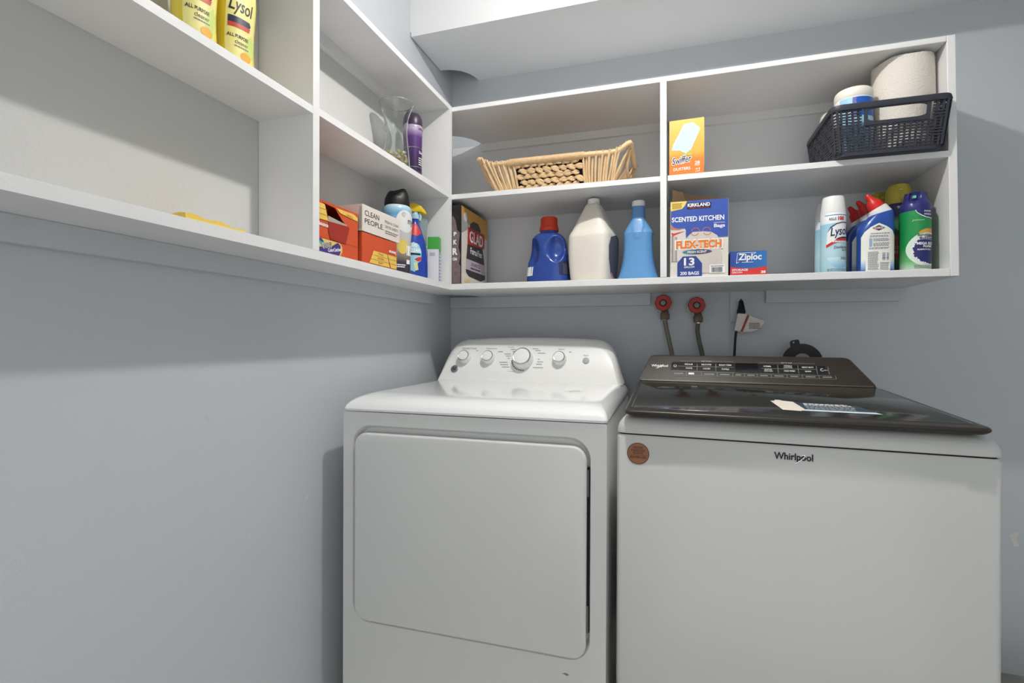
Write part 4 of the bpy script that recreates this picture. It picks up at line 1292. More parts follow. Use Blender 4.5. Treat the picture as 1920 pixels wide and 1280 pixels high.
# duster refill box, upper right bay
t, f = carton('duster_box', 'orange duster refill box next to the divider on the upper shelf', 'box', (0.9375, -0.28, ZM1), 0.102, 0.055, 0.1765, grad_mat('carton_orange', [(0, (226, 112, 32)), (0.3, (228, 128, 36)), (0.42, (232, 168, 58)), (1, (236, 184, 80))], 'Z', 0.0, 0.176), -0.04)
bm = bmesh.new()
pts = [(-0.008, 0.163), (0.018, 0.1655), (0.041, 0.143), (0.0125, 0.079), (-0.003, 0.07), (-0.02, 0.0805), (-0.0445, 0.084), (-0.042, 0.0985)]
out = []
rnd = random.Random(9)
for i in range(len(pts)):
    a, b = Vector(pts[i]), Vector(pts[(i + 1) % len(pts)])
    nn = max(2, int((b - a).length / 0.003))
    pn = Vector((b.y - a.y, -(b.x - a.x))).normalized()
    for k in range(nn):
        q = a.lerp(b, k / nn) + pn * (0.0018 if k % 2 else -0.0006) * rnd.uniform(0.5, 1.2)
        out.append((q.x, q.y))
patch('duster_picture', f, out, mat('print_fluff', (196, 220, 218), 0.6, var=0.12, vscale=220), t, 0.0004)
bm.free()
bm = bmesh.new()
for i in range(34):
    s = i / 33
    c0 = Vector((0.012, 0.158)).lerp(Vector((-0.02, 0.086)), s)
    dx = 0.019 * rnd.uniform(0.6, 1.1)
    for sg in (-1, 1):
        e = c0 + Vector((sg * dx * 0.95, sg * dx * 0.25 + 0.006 * rnd.uniform(-1, 1)))
        n_ = Vector((-(e - c0).y, (e - c0).x)).normalized() * 0.0005
        bm.faces.new([bm.verts.new(f.at(*p, 0.0007)) for p in ((c0.x + n_.x, c0.y + n_.y), (c0.x - n_.x, c0.y - n_.y), (e.x, e.y))])
obj('duster_strands', bm, col('print_fluff_light', (226, 238, 236)), t, False, kind='stuff')
patch('logo_leaf', f, [(-0.022, 0.0625), (-0.004, 0.0705), (0.0175, 0.068), (0.012, 0.062), (0.0, 0.066), (-0.012, 0.065)], col('print_leaf', (170, 196, 96)), t, 0.001)
text(f, 'Swiffer', -0.0145, 0.0515, 0.062, 0.026, WHITE, t, 0.0012, bold=0.06, shear=0.25, rot=0.12)
text(f, 'Swiffer', -0.0145, 0.0515, 0.058, 0.022, col('print_swiffer_navy', (36, 34, 72)), t, 0.0015, bold=0.01, shear=0.25, rot=0.12)
text(f, 'DUSTERS', -0.0135, 0.0235, 0.05, 0.0088, WHITE, t, 0.0008, bold=0.02, rot=0.02)
text(f, '28', 0.0315, 0.0385, 0.0145, 0.0098, WHITE, t, 0.0008, bold=0.02)
text(f, '+1', 0.0325, 0.019, 0.012, 0.0082, WHITE, t, 0.0008, bold=0.02)
fine_print(f, 0.024, 0.039, 0.03, 0.032, 1, WHITE, t, 0.0008, gap=0.2, words=3)
fine_print(f, 0.026, 0.039, 0.011, 0.013, 1, WHITE, t, 0.0008, gap=0.2, words=3)
bm = bmesh.new()
box(bm, 0.0512, 0.0525, -0.024, 0.02, 0.03, 0.15)
obj('side_print', bm, col('print_side_grey', (186, 176, 160)), t, False)

# wicker basket
WI = mat('wicker', (222, 190, 146), 0.6, var=0.18, vscale=60, bump=0.4, bscale=260)
WI2 = mat('seagrass_rope', (212, 180, 136), 0.7, var=0.25, vscale=140, bump=0.8, bscale=420)
wb = thing('wicker_basket', 'natural wicker tray basket with braided side panel on the upper shelf', 'basket', (0.5, -0.175, ZM1))
FY, BY = -0.125, 0.145      # front and back rim, local y


def rimz(x):
    k = max(0.0, (abs(x) - 0.2) / 0.06)
    return 0.108 + 0.030 * k * k


def frontpt(x, z):
    s = z / 0.12
    return Vector((x * (0.80 + 0.20 * s), FY + 0.035 * (1 - s), z))


# rim: closed loop rising at both ends
rim = []
N = 20
for i in range(N + 1):
    x = -0.262 + 0.524 * i / N
    rim.append((x, FY + 0.012 * (abs(x) / 0.26) ** 4, min(rimz(x), 0.136) - 0.006))
right = [(0.266, FY + 0.06, 0.12), (0.266, 0.01, 0.108), (0.264, BY - 0.06, 0.12)]
back = [(-x, BY - 0.012 * (abs(x) / 0.26) ** 4, z) for x, y, z in rim]
left = [(-x, y, z) for x, y, z in right[::-1]]
loop = bez(rim + right + back + left + [rim[0]], 3)
bm = bmesh.new()
tube(bm, loop, 0.0088, 12)
obj('rim', bm, WI, wb)
# wrapping around the rim: fine coils, one piece
bm = bmesh.new()
for k in range(0, 150):
    x = -0.145 + 0.26 * k / 149
    zc = rimz(x) - 0.006
    rg = 0.0102
    pts = [(x + 0.001 * math.sin(a), FY + rg * math.cos(a), zc + rg * 1.15 * math.sin(a) - 0.001) for a in (2 * PI * j / 10 for j in range(11))]
    if k % 2 == 0:
        tube(bm, pts, 0.0014, 5, False)
obj('rim_wrapping', bm, WI, wb, kind='stuff')


def stake(p0, p1, r, bow=0.0):
    b_ = bmesh.new()
    p0, p1 = Vector(p0), Vector(p1)
    mid = (p0 + p1) / 2 + Vector((bow, -0.003, 0))
    tube(b_, bez([p0, mid, p1], 4), lambda s: r * (0.9 + 0.2 * math.sin(PI * s)), 8)
    return obj('wicker_stake', b_, WI, wb)


rnd = random.Random(4)
for i in range(13):        # left fan
    xt = -0.247 + 0.112 * i / 12
    xb = -0.195 + 0.07 * i / 12
    stake((xb + rnd.uniform(-0.003, 0.003), FY + 0.036, 0.0052), (xt, FY - 0.005 + 0.006 * (i % 2), rimz(xt) + 0.003), 0.0036 + 0.0008 * rnd.random(), rnd.uniform(-0.004, 0.004))
for i in range(12):        # right fan
    xt = 0.112 + 0.122 * i / 11
    xb = 0.112 + 0.095 * i / 11
    stake((xb + rnd.uniform(-0.002, 0.002), FY + 0.036, 0.0052), (xt, FY - 0.005 + 0.006 * (i % 2), rimz(xt) + 0.003), 0.0034 + 0.001 * rnd.random(), rnd.uniform(-0.003, 0.003))
for sx in (-1, 1):         # end walls leave a hand hole under the rim
    for i in range(16):
        y = FY + 0.02 + (BY - FY - 0.04) * i / 15
        hole = abs(y - 0.01) < 0.075
        x1 = 0.26
        stake((sx * 0.2, y * 0.82, 0.0052), (sx * (0.246 if hole else x1), y, 0.066 if hole else 0.12), 0.0036)
    bm = bmesh.new()
    tube(bm, bez([(sx * 0.262, FY + 0.035, 0.118), (sx * 0.249, FY + 0.06, 0.07), (sx * 0.247, 0.01, 0.064), (sx * 0.249, BY - 0.06, 0.07), (sx * 0.262, BY - 0.035, 0.118)], 6), 0.0055, 8)
    obj('handle_bar', bm, WI, wb)
for i in range(30):
    x = -0.235 + 0.47 * i / 29
    stake((x * 0.82, BY - 0.036, 0.0052), (x, BY, rimz(x) - 0.004), 0.0038)
# braided panel of fat rope knots
knot = bmesh.new()
for s in (-1, 1):
    pts = [(-0.0135, 0.003, -s * 0.0055), (-0.007, -0.004, -s * 0.002), (0.0, -0.007, s * 0.0035), (0.007, -0.004, s * 0.0052), (0.0135, 0.003, s * 0.001)]
    tube(knot, bez(pts, 4), lambda q: 0.0028 + 0.0042 * math.sin(PI * q) ** 0.8, 8)
km = bpy.data.meshes.new('knot')
knot.to_mesh(km)
knot.free()
km.materials.append(WI2)
for rrow in range(5):
    z = 0.0165 + rrow * 0.0182
    nk = 9
    for i in range(nk):
        x = -0.116 + 0.0285 * i + (0.0142 if rrow % 2 else 0)
        if x > 0.102:
            continue
        o = objm('rope_knot', km, WI2, wb)
        p = frontpt(x, z)
        o.location = (x * (0.95 + 0.05 * z / 0.12), p.y - 0.003, z)
        o.rotation_euler = (rnd.uniform(-0.25, 0.25), rnd.uniform(-0.25, 0.25) + (0.3 if rrow % 2 else -0.2), rnd.uniform(-0.15, 0.15))
        s_ = rnd.uniform(0.85, 1.0)
        o.scale = (s_ * 1.18, s_ * 0.6, s_ * 0.92)
bm = bmesh.new()
pts = []
for i in range(41):
    x = -0.125 + 0.225 * i / 40
    pts.append((x, FY + 0.033, 0.004 + 0.0012 * math.sin(i * 2.2)))
tube(bm, pts, 0.005, 8)
obj('base_rope', bm, WI2, wb)
bm = bmesh.new()
a, b = FY + 0.04, BY - 0.04
prism(bm, [(-0.2, a), (0.2, a), (0.2, b), (-0.2, b)], lambda x, y: (x, y, 0.001), lambda x, y: (x, y, 0.006))
obj('basket_floor', bm, mat('wicker_dark', (112, 84, 56), 0.7, var=0.25, vscale=60), wb, False)
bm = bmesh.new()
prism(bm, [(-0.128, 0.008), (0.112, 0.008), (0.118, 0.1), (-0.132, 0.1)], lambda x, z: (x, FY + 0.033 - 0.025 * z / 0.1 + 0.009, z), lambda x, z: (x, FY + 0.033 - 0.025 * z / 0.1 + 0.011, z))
obj('panel_backing', bm, mat('knot_gap_shade', (40, 34, 30), 0.8, var=0.2), wb, False)  # near-black sheet standing in for shade in the gaps between knots

# black woven plastic basket holding paper goods
BB = mat('basket_charcoal', (50, 53, 62), 0.5, var=0.08, vscale=60)
bb = thing('plastic_basket', 'charcoal woven-look plastic basket overhanging the upper shelf edge', 'basket', (1.455, -0.225, ZM1))
X0, X1, Y0, Y1, HB = -0.135, 0.141, -0.139, 0.15, 0.137
IN = 0.014          # inset of the base


def wallpt(side, u, z, d=0.0):
    """u in 0..1 along the side, z height, d outward"""
    k = IN * (1 - z / HB)
    if side == 'f':
        return Vector((X0 + k + (X1 - X0 - 2 * k) * u, Y0 + k - d, z))
    if side == 'b':
        return Vector((X1 - k - (X1 - X0 - 2 * k) * u, Y1 - k + d, z))
    if side == 'l':
        return Vector((X0 + k - d, Y1 - k - (Y1 - Y0 - 2 * k) * u, z))
    return Vector((X1 - k + d, Y0 + k + (Y1 - Y0 - 2 * k) * u, z))


bm = bmesh.new()
rings = []
for ins, z in ((0.004, HB - 0.012), (-0.004, HB - 0.012), (-0.006, HB - 0.006), (-0.004, HB + 0.004), (0.001, HB + 0.006), (0.006, HB + 0.003)):
    rings.append(rrect(X0 + ins, X1 - ins, Y0 + ins, Y1 - ins, 0.028, z, 6))
loft(bm, rings, False, False)
vsr = bm.verts[:]
obj('rim', bm, BB, bb, ang=0.8)
bm = bmesh.new()
loft(bm, [rrect(X0 + IN + 0.004, X1 - IN - 0.004, Y0 + IN + 0.004, Y1 - IN - 0.004, 0.02, 0.0005, 5), rrect(X0 + IN - 0.001, X1 - IN + 0.001, Y0 + IN - 0.001, Y1 - IN + 0.001, 0.024, 0.003, 5), rrect(X0 + IN - 0.002, X1 - IN + 0.002, Y0 + IN - 0.002, Y1 - IN + 0.002, 0.024, 0.013, 5), rrect(X0 + IN + 0.004, X1 - IN - 0.004, Y0 + IN + 0.004, Y1 - IN - 0.004, 0.02, 0.0125, 5), rrect(X0 + IN + 0.006, X1 - IN - 0.006, Y0 + IN + 0.006, Y1 - IN - 0.006, 0.02, 0.004, 5)])
obj('base_tray', bm, BB, bb, ang=0.8)


def slat(bm, side, u0, u1, z0, z1, d, th=0.0022):
    a = [wallpt(side, u0, z0, d), wallpt(side, u1, z0, d), wallpt(side, u1, z1, d), wallpt(side, u0, z1, d)]
    b = [wallpt(side, u0, z0, d - th), wallpt(side, u1, z0, d - th), wallpt(side, u1, z1, d - th), wallpt(side, u0, z1, d - th)]
    va = [bm.verts.new(p) for p in a]
    vb = [bm.verts.new(p) for p in b]
    bm.faces.new(va)
    bm.faces.new(vb[::-1])
    for i in range(4):
        j = (i + 1) % 4
        bm.faces.new((va[i], vb[i], vb[j], va[j]))


ZLO, ZHI = 0.012, HB - 0.011
for side, width in (('f', 0.26), ('l', 0.27), ('b', 0.26), ('r', 0.27)):
    bm = bmesh.new()
    hole = (0.30, 0.80, 0.089, ZHI) if side in 'fb' else None
    nc = 9
    nr = 5
    for r_ in range(nr):
        z0 = ZLO + (ZHI - ZLO) * r_ / nr
        z1 = ZLO + (ZHI - ZLO) * (r_ + 1) / nr
        hz = (z1 - z0)
        for c_ in range(nc):
            u0, u1 = 0.04 + 0.92 * c_ / nc, 0.04 + 0.92 * (c_ + 1) / nc
            if hole and u1 > hole[0] - 0.01 and u0 < hole[1] + 0.01 and z1 > hole[2] + 0.001:
                continue
            du = u1 - u0
            front = (r_ + c_) % 2
            for k in range(3):        # bundle of horizontals
                zc = z0 + hz * (k + 0.5) / 3
                slat(bm, side, u0 - 0.004, u1 + 0.004, zc - hz * 0.085, zc + hz * 0.085, 0.0015 if front else -0.001)
            for k in range(2):        # bundle of verticals
                uc = u0 + du * (k + 0.5) / 2
                slat(bm, side, uc - du * 0.095, uc + du * 0.095, z0 - 0.001, z1 + 0.001, -0.001 if front else 0.0015)
    slat(bm, side, 0.02, 0.045, ZLO, ZHI, 0.0018)
    slat(bm, side, 0.955, 0.98, ZLO, ZHI, 0.0018)
    bmesh.ops.recalc_face_normals(bm, faces=bm.faces[:])
    obj('woven_side', bm, BB, bb, False, kind='stuff', label='open lattice of moulded strips')
    if hole:
        bm = bmesh.new()
        o_ = rr2(hole[0] - 0.032, hole[1] + 0.032, hole[2] - 0.01, ZHI + 0.002, 0.001, 2)
        i_ = [(x, z) for x, z in rr2(0, 1, 0, 1, 0.2, 6)]
        i_ = [(hole[0] + (hole[1] - hole[0]) * min(1, max(0, 0.5 + (x - 0.5) * 1.0)), hole[2] + (ZHI - 0.003 - hole[2]) * z) for x, z in i_]
        a, b = holed_plate(bm, o_, i_, lambda u, w: (u, w, 0))
        r = bmesh.ops.extrude_face_region(bm, geom=bm.faces[:])
        up = {g for g in r['geom'] if isinstance(g, bmesh.types.BMVert)}
        for w in bm.verts:
            w.co = wallpt(side, w.co.x, w.co.y, 0.0028 if w in up else -0.0015)
        bmesh.ops.recalc_face_normals(bm, faces=bm.faces[:])
        obj('handle_frame', bm, BB, bb, True, ang=0.5, label='rounded frame of the hand hole')
bm = bmesh.new()
for cx, cy, a0 in ((X0, Y0, PI), (X1, Y0, 1.5 * PI), (X1, Y1, 0), (X0, Y1, PI / 2)):
    for rr_ in range(14):
        zc = ZLO + (ZHI - ZLO) * (rr_ + 0.5) / 14
        k = IN * (1 - zc / HB)
        sx = 1 if cx < 0 else -1
        sy = 1 if cy < 0 else -1
        ccx, ccy = cx + sx * (k + 0.014), cy + sy * (k + 0.014)
        rg = []
        for j in range(5):
            a = a0 + PI / 2 * j / 4
            rg.append((ccx + 0.014 * math.cos(a), ccy + 0.014 * math.sin(a)))
        for j in range(4):
            (xa, ya), (xb, yb) = rg[j], rg[j + 1]
            bm.faces.new([bm.verts.new(p) for p in ((xa, ya, zc - 0.0026), (xb, yb, zc - 0.0026), (xb, yb, zc + 0.0026), (xa, ya, zc + 0.0026))])
bmesh.ops.solidify(bm, geom=bm.faces[:], thickness=0.0018)
obj('corner_strips', bm, BB, bb, True, kind='stuff')

# paper towel roll
t = thing('paper_towel_roll', 'quilted white paper towel roll standing in the charcoal basket', 'paper towel', (1.5265, -0.243, ZM1 + 0.0045))
bm = bmesh.new()
N, M = 72, 40
R0 = 0.073
hh = 0.278
rings = []
for k in range(M + 1):
    z = hh * k / M
    rings.append([((R0 + 0.0012 * math.sin(3 * a + z * 20) + (0.0012 if (i + k) % 2 else 0)) * math.cos(a), (R0 + 0.0012 * math.sin(3 * a + z * 20) + (0.0012 if (i + k) % 2 else 0)) * math.sin(a), z + (0.002 * math.sin(5 * a) if k == M else 0)) for i, a in ((i, 2 * PI * i / N) for i in range(N))])
rings += [[(0.9 * x, 0.9 * y, hh + 0.001) for x, y, z in rings[-1]], [(0.36 * x, 0.36 * y, hh - 0.001) for x, y, z in rings[-1]], [(0.36 * x, 0.36 * y, hh - 0.06) for x, y, z in rings[-1]]]
loft(bm, rings)
obj('paper', bm, mat('paper_white', (224, 217, 207), 0.85, var=0.02, bump=0.9, bscale=260), t, True, ang=1.2)
bm = bmesh.new()
prism(bm, [(0.0, 0.0), (0.016, 0.0), (0.018, 0.12), (0.014, 0.18), (0.02, 0.262), (0.012, 0.27), (0.0, 0.272)], lambda u, z: (0.072 - 0.002 + u * 0.2, -0.014 + u * 0.6, z), lambda u, z: (0.0725 + u * 0.2, -0.014 + u * 0.6, z))
obj('loose_edge', bm, MATS['paper_white'], t, False)


# wipes canisters
def wipes(loc, label, h, r, rz):
    t = thing('wipes_canister', label, 'canister', loc, rz, 'wipes canisters in the basket')
    bm = bmesh.new()
    lathe(bm, [(r * 0.95, 0), (r, 0.004), (r, h - 0.028), (r * 0.98, h - 0.026)], N=56)
    b = obj('canister_body', bm, col('canister_white', (230, 230, 226)), t)
    bm = bmesh.new()
    lathe(bm, [(r * 1.0, h - 0.029), (r * 1.02, h - 0.027), (r * 1.02, h - 0.012), (r * 0.98, h - 0.004), (r * 0.9, h), (r * 0.5, h + 0.001)], N=48)
    obj('lid', bm, col('lid_cream', (232, 226, 214)), t)
    f = Frame((0, 0, 0), bvh=bvh_of(b))
    patch('label_band', f, rect(-r * 0.98, r * 0.98, 0.02, h - 0.031), col('label_aqua', (158, 206, 232)), t, 0.0005, sub=0.004)
    patch('label_band', f, rect(-r * 0.25, r * 0.95, h - 0.085, h - 0.033), col('label_royal', (36, 92, 182)), t, 0.0009, sub=0.004)
    patch('label_flash', f, [(-r * 0.45, h - 0.085), (-r * 0.28, h - 0.085), (-r * 0.16, h - 0.07), (-r * 0.3, h - 0.052), (-r * 0.2, h - 0.033), (-r * 0.42, h - 0.033)], col('label_violet', (120, 108, 180)), t, 0.001, sub=0.004)
    text(f, 'WIPES', r * 0.3, h - 0.072, r * 0.9, 0.016, WHITE, t, 0.0013, bold=0.02, fine=0.004) if False else None
    return t


wipes((1.395, -0.275, ZM1 + 0.0045), 'larger white wipes canister with blue label in the charcoal basket', 0.205, 0.0475, 0.1)
wipes((1.381, -0.165, ZM1 + 0.0045), 'shorter wipes canister further back in the charcoal basket', 0.19, 0.044, -0.3)
t = thing('blue_carton', 'royal blue box corner peeking over the charcoal basket rim', 'box', (1.362, -0.1, ZM1 + 0.0045), 0.1)
bm = bmesh.new()
box(bm, -0.02, 0.03, -0.012, 0.02, 0, 0.152)
obj('carton', bm, col('carton_royal', (34, 60, 148)), t, True, 0.002)
BX('label_panel', -0.015, 0.025, -0.0126, -0.0121, 0.03, 0.12, WHITE, t)

# ------------------------------------------------------------ things on the left shelves (front faces +x)
RZ = PI / 2
ORG = col('carton_orange_red', (206, 84, 46))
YLW = col('print_butter', (232, 196, 92))


def bounce_shell(t, w, d, h, hole):
    bm = bmesh.new()
    if hole:
        a, b = holed_plate(bm, rect(-w / 2, w / 2, 0, h), hole, lambda u, z: (u, -d / 2, z))
    else:
        a = [bm.verts.new((u, -d / 2, z)) for u, z in rect(-w / 2, w / 2, 0, h)]
        bm.faces.new(a)
    k = [bm.verts.new((u, d / 2, z)) for u, z in rect(-w / 2, w / 2, 0, h)]
    for i in range(4):
        j = (i + 1) % 4
        bm.faces.new((a[j], a[i], k[i], k[j]))
    bm.faces.new(k)
    bmesh.ops.recalc_face_normals(bm, faces=bm.faces[:])
    bmesh.ops.solidify(bm, geom=bm.faces[:], thickness=0.001)
    return obj('carton', bm, ORG, t, False)


t = thing('dryer_sheet_box', 'open orange dryer sheet box against the left divider', 'box', (0.08, -0.94, ZB1), RZ, 'orange dryer sheet boxes')
hole = [(-0.0615, 0.1195), (-0.014, 0.1165), (0.012, 0.0942), (0.0305, 0.084), (-0.0395, 0.0805), (-0.0426, 0.0931), (-0.0497, 0.1132)]
bounce_shell(t, 0.156, 0.1, 0.1235, hole)
f = Frame((0, -0.05, 0))
patch('tissue_edge', f, [(-0.041, 0.0925), (0.031, 0.0855), (0.029, 0.081), (-0.0405, 0.079)], col('tissue_grey', (172, 164, 152)), t, 0.0012)
patch('torn_flap', f, [(-0.0388, 0.0795), (0.0304, 0.0824), (0.0411, 0.0802), (0.0254, 0.0377), (-0.0325, 0.0393), (-0.0398, 0.0557)], col('flap_dark_red', (158, 48, 36)), t, 0.0016)
patch('yellow_panel', f, [(-0.0775, 0.1155), (-0.0535, 0.116), (-0.046, 0.0954), (-0.0405, 0.08), (-0.0775, 0.0785)], YLW, t, 0.0014)
patch('yellow_panel', f, [(-0.012, 0.1175), (0.058, 0.1185), (0.0755, 0.1125), (0.0755, 0.1036), (0.004, 0.1085)], YLW, t, 0.0014)
OI = col('print_rust', (168, 84, 30))
for zz in (0.1035, 0.091):
    patch('rule', f, [(-0.0775, zz - 0.0005), (-0.0445, zz - 0.0002), (-0.0445, zz + 0.0006), (-0.0775, zz + 0.0004)], OI, t, 0.0017)
text(f, 'SMALL', 0.043, 0.1098, 0.026, 0.0055, OI, t, 0.0017)
text(f, 'Bounce', -0.0585, 0.069, 0.036, 0.0095, WHITE, t, 0.0013, bold=0.04)
patch('seam', f, rect(-0.078, 0.078, 0.0382, 0.0388), col('seam_rust', (120, 40, 26)), t, 0.0012)
patch('logo_field', f, [(-0.0775, 0.004), (0.004, 0.004), (0.012, 0.016), (0.012, 0.028), (0.003, 0.0355), (-0.06, 0.036), (-0.0775, 0.028)], col('label_rainbow', (222, 196, 110)), t, 0.0013)
patch('logo_field', f, [(-0.0775, 0.004), (0.0, 0.004), (0.006, 0.016), (0.005, 0.03), (-0.005, 0.0355), (-0.03, 0.022), (-0.0775, 0.014)], col('label_violet_deep', (74, 52, 128)), t, 0.0016)
patch('logo_ring', f, arc_band(-0.07, 0.018, 0.006, 0.011, 0.0, PI, 16), col('label_teal', (70, 168, 160)), t, 0.0019)
patch('logo_ring', f, arc_band(-0.07, 0.018, 0.011, 0.017, 0.0, PI, 16), col('label_navy_ring', (42, 70, 128)), t, 0.0019)
text(f, 'SHOUT', -0.045, 0.0235, 0.034, 0.0145, WHITE, t, 0.0021, bold=0.06, rot=0.22)
text(f, 'SHOUT', -0.045, 0.0235, 0.031, 0.012, INK, t, 0.0024, bold=0.0, rot=0.22)
text(f, 'ColorCatcher', -0.018, 0.0165, 0.05, 0.0085, WHITE, t, 0.0022, bold=0.03, rot=0.2)

t = thing('dryer_sheet_box', 'orange dryer sheet box lying upside down beneath the cream box', 'box', (0.083, -0.766, ZB1), RZ, 'orange dryer sheet boxes')
bounce_shell(t, 0.172, 0.105, 0.0815, None)
f = Frame((0, -0.0525, 0))
patch('yellow_panel', f, [(-0.0335, 0.041), (0.0328, 0.041), (0.0475, 0.006), (-0.054, 0.006)], YLW, t, 0.0013)
patch('yellow_panel', f, [(0.0355, 0.041), (0.083, 0.041), (0.084, 0.006), (0.0525, 0.006)], YLW, t, 0.0013)
for zz in (0.0293, 0.0175):
    patch('rule', f, rect(-0.05, 0.084, zz - 0.0004, zz + 0.0004), OI, t, 0.0016)
for s, zz, w in (('SMALL', 0.0352, 0.026), ('MEDIUM', 0.0235, 0.03), ('LARGE', 0.0118, 0.024)):
    text(f, s, 0.0, zz, w, 0.0058, OI, t, 0.0016, rot=PI)
text(f, 'bounce', 0.0615, 0.0505, 0.036, 0.0095, WHITE, t, 0.0013, bold=0.04, rot=PI)

t, f = carton('dryer_sheet_carton', 'cream white box with bold black lettering stacked on the orange box', 'box', (0.0865, -0.7605, ZB1 + 0.0838), 0.187, 0.102, 0.0685, col('carton_ivory', (226, 218, 208)), RZ + 0.0, bev=0.002)
text(f, 'CLEAN', -0.049, 0.0485, 0.067, 0.0135, INK, t, 0.0005)
text(f, 'PEOPLE.', -0.0375, 0.0275, 0.09, 0.0135, INK, t, 0.0005)
text(f, 'FRESH & CLEAN', 0.05, 0.0465, 0.072, 0.0075, GREYINK, t, 0.0005)
text(f, 'DRYER SHEETS', 0.05, 0.033, 0.068, 0.0075, GREYINK, t, 0.0005)
fine_print(f, 0.016, 0.084, 0.014, 0.025, 2, GREYINK, t, 0.0005, gap=0.5, words=6)
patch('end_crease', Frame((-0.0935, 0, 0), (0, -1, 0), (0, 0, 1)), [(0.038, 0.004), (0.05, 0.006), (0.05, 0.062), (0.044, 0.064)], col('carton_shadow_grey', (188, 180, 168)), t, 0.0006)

# clear scent-bead bottle with black cap
CLEAR = mat('clear_plastic', (236, 240, 242), 0.08, var=0.0, trans=0.92, ior=1.3, spec=0.4)
t = thing('scent_bead_bottle', 'clear fabric softener bead bottle with blue wrap and black cap', 'bottle', (0.083, -0.588, ZB1), RZ - 0.7)
bm = bmesh.new()
prof_loft(bm, [(0, 0.038, 0.036), (0.004, 0.041, 0.039), (0.05, 0.041, 0.04), (0.1, 0.042, 0.041), (0.15, 0.045, 0.043), (0.19, 0.0455, 0.043), (0.208, 0.042, 0.04), (0.216, 0.033, 0.033)], 2.2, 56, 6)
b = obj('bottle_body', bm, grad_mat('bead_bottle_wrap', [(0, (44, 40, 58)), (0.18, (62, 58, 74)), (0.3, (150, 140, 120)), (0.4, (196, 190, 176)), (0.62, (196, 198, 200)), (0.7, (150, 192, 214)), (0.85, (96, 160, 200)), (0.95, (170, 206, 222)), (1, (210, 220, 224))], 'Z', 0, 0.215, rough=0.18, coat=0.3), t)
bm = bmesh.new()
prof_loft(bm, [(0.214, 0.036, 0.036), (0.217, 0.0375, 0.0365), (0.235, 0.036, 0.035), (0.252, 0.031, 0.028), (0.262, 0.026, 0.02)], 2.4, 48, 5)
for w in bm.verts:
    if w.co.z > 0.24:
        w.co.z += 0.006 * math.sin(w.co.x / 0.012)
obj('cap', bm, BLACK, t, label='black flared cap')
f = Frame((0, 0, 0), bvh=bvh_of(b))
patch('round_label', f, disc(0.012, 0.162, 0.03, 0.034, 30), col('label_pearl', (222, 222, 220)), t, 0.0006, sub=0.005)
text(f, 'ny', 0.031, 0.1585, 0.022, 0.019, col('ink_navy', (34, 34, 62)), t, 0.001, bold=0.01, fine=0.004)
patch('swirl', f, arc_band(0.006, 0.182, 0.0055, 0.0066, 0, 5.6, 20), GREYINK, t, 0.001)
patch('swirl', f, arc_band(0.006, 0.182, 0.0025, 0.0033, 1, 6.4, 16), GREYINK, t, 0.001)
patch('barcode_label', f, rect(0.016, 0.034, 0.06, 0.09), WHITE, t, 0.0009, sub=0.005)
barcode(f, 0.018, 0.032, 0.062, 0.087, t, 0.0013, 10, True)
patch('yellow_fruit', f, disc(0.004, 0.085, 0.017, 0.022, 24), col('label_lemon', (220, 196, 96)), t, 0.0007, sub=0.005)
patch('white_code', f, rect(0.017, 0.03, 0.034, 0.047), WHITE, t, 0.0009, sub=0.005)
fine_print(f, -0.02, 0.014, 0.022, 0.034, 2, WHITE, t, 0.0009, words=5)

# stain remover sprayer
t = thing('stain_remover_sprayer', 'blue stain remover spray bottle with a yellow trigger head', 'spray bottle', (0.083, -0.475, ZB1), RZ - 0.6)
bm = bmesh.new()
prof_loft(bm, [(0, 0.041, 0.03), (0.004, 0.044, 0.033), (0.04, 0.0445, 0.034), (0.08, 0.0425, 0.033), (0.115, 0.037, 0.03), (0.15, 0.027, 0.024), (0.175, 0.0175, 0.017), (0.19, 0.0125, 0.0125), (0.204, 0.012, 0.012)], 2.3, 56, 6)
b = obj('bottle_body', bm, col('sprayer_blue', (34, 66, 160), 0.25, coat=0.3), t)
f = Frame((0, 0, 0), bvh=bvh_of(b))
patch('red_label', f, [(-0.03, 0.148), (-0.006, 0.14), (0.014, 0.152), (0.004, 0.172), (-0.006, 0.185), (-0.014, 0.18)], col('label_red', (206, 58, 44)), t, 0.0006, sub=0.004)
patch('splash_label', f, [(-0.036, 0.03), (-0.016, 0.022), (-0.008, 0.05), (0.006, 0.06), (0.008, 0.09), (0.0, 0.112), (-0.018, 0.12), (-0.036, 0.11)], col('label_cyan', (150, 206, 226)), t, 0.0006, sub=0.004)
text(f, 'OXI', -0.019, 0.1095, 0.026, 0.013, WHITE, t, 0.0012, bold=0.05, shear=0.15, fine=0.004)
text(f, 'CLEAN', -0.015, 0.0925, 0.036, 0.0145, WHITE, t, 0.0012, bold=0.05, fine=0.004)
patch('black_band', f, rect(-0.03, 0.004, 0.077, 0.0835), INK, t, 0.001, sub=0.004)
patch('red_shirt', f, [(-0.018, 0.063), (-0.006, 0.07), (0.008, 0.073), (0.006, 0.062), (-0.004, 0.056)], col('label_red', (206, 58, 44)), t, 0.001, sub=0.004)
patch('yellow_shirt', f, [(-0.02, 0.05), (-0.008, 0.055), (-0.004, 0.03), (-0.014, 0.026)], col('label_lemon2', (226, 220, 150)), t, 0.001, sub=0.004)
bm = bmesh.new()
lathe(bm, [(0.0145, 0.2), (0.0145, 0.214), (0.011, 0.217), (0.009, 0.226)], N=24)
obj('collar', bm, col('collar_pale_blue', (176, 206, 218)), t)
bm = bmesh.new()
prof = [(-0.033, 0.222), (-0.03, 0.245), (-0.01, 0.253), (0.018, 0.246), (0.038, 0.228), (0.038, 0.218), (0.016, 0.226), (-0.008, 0.222)]
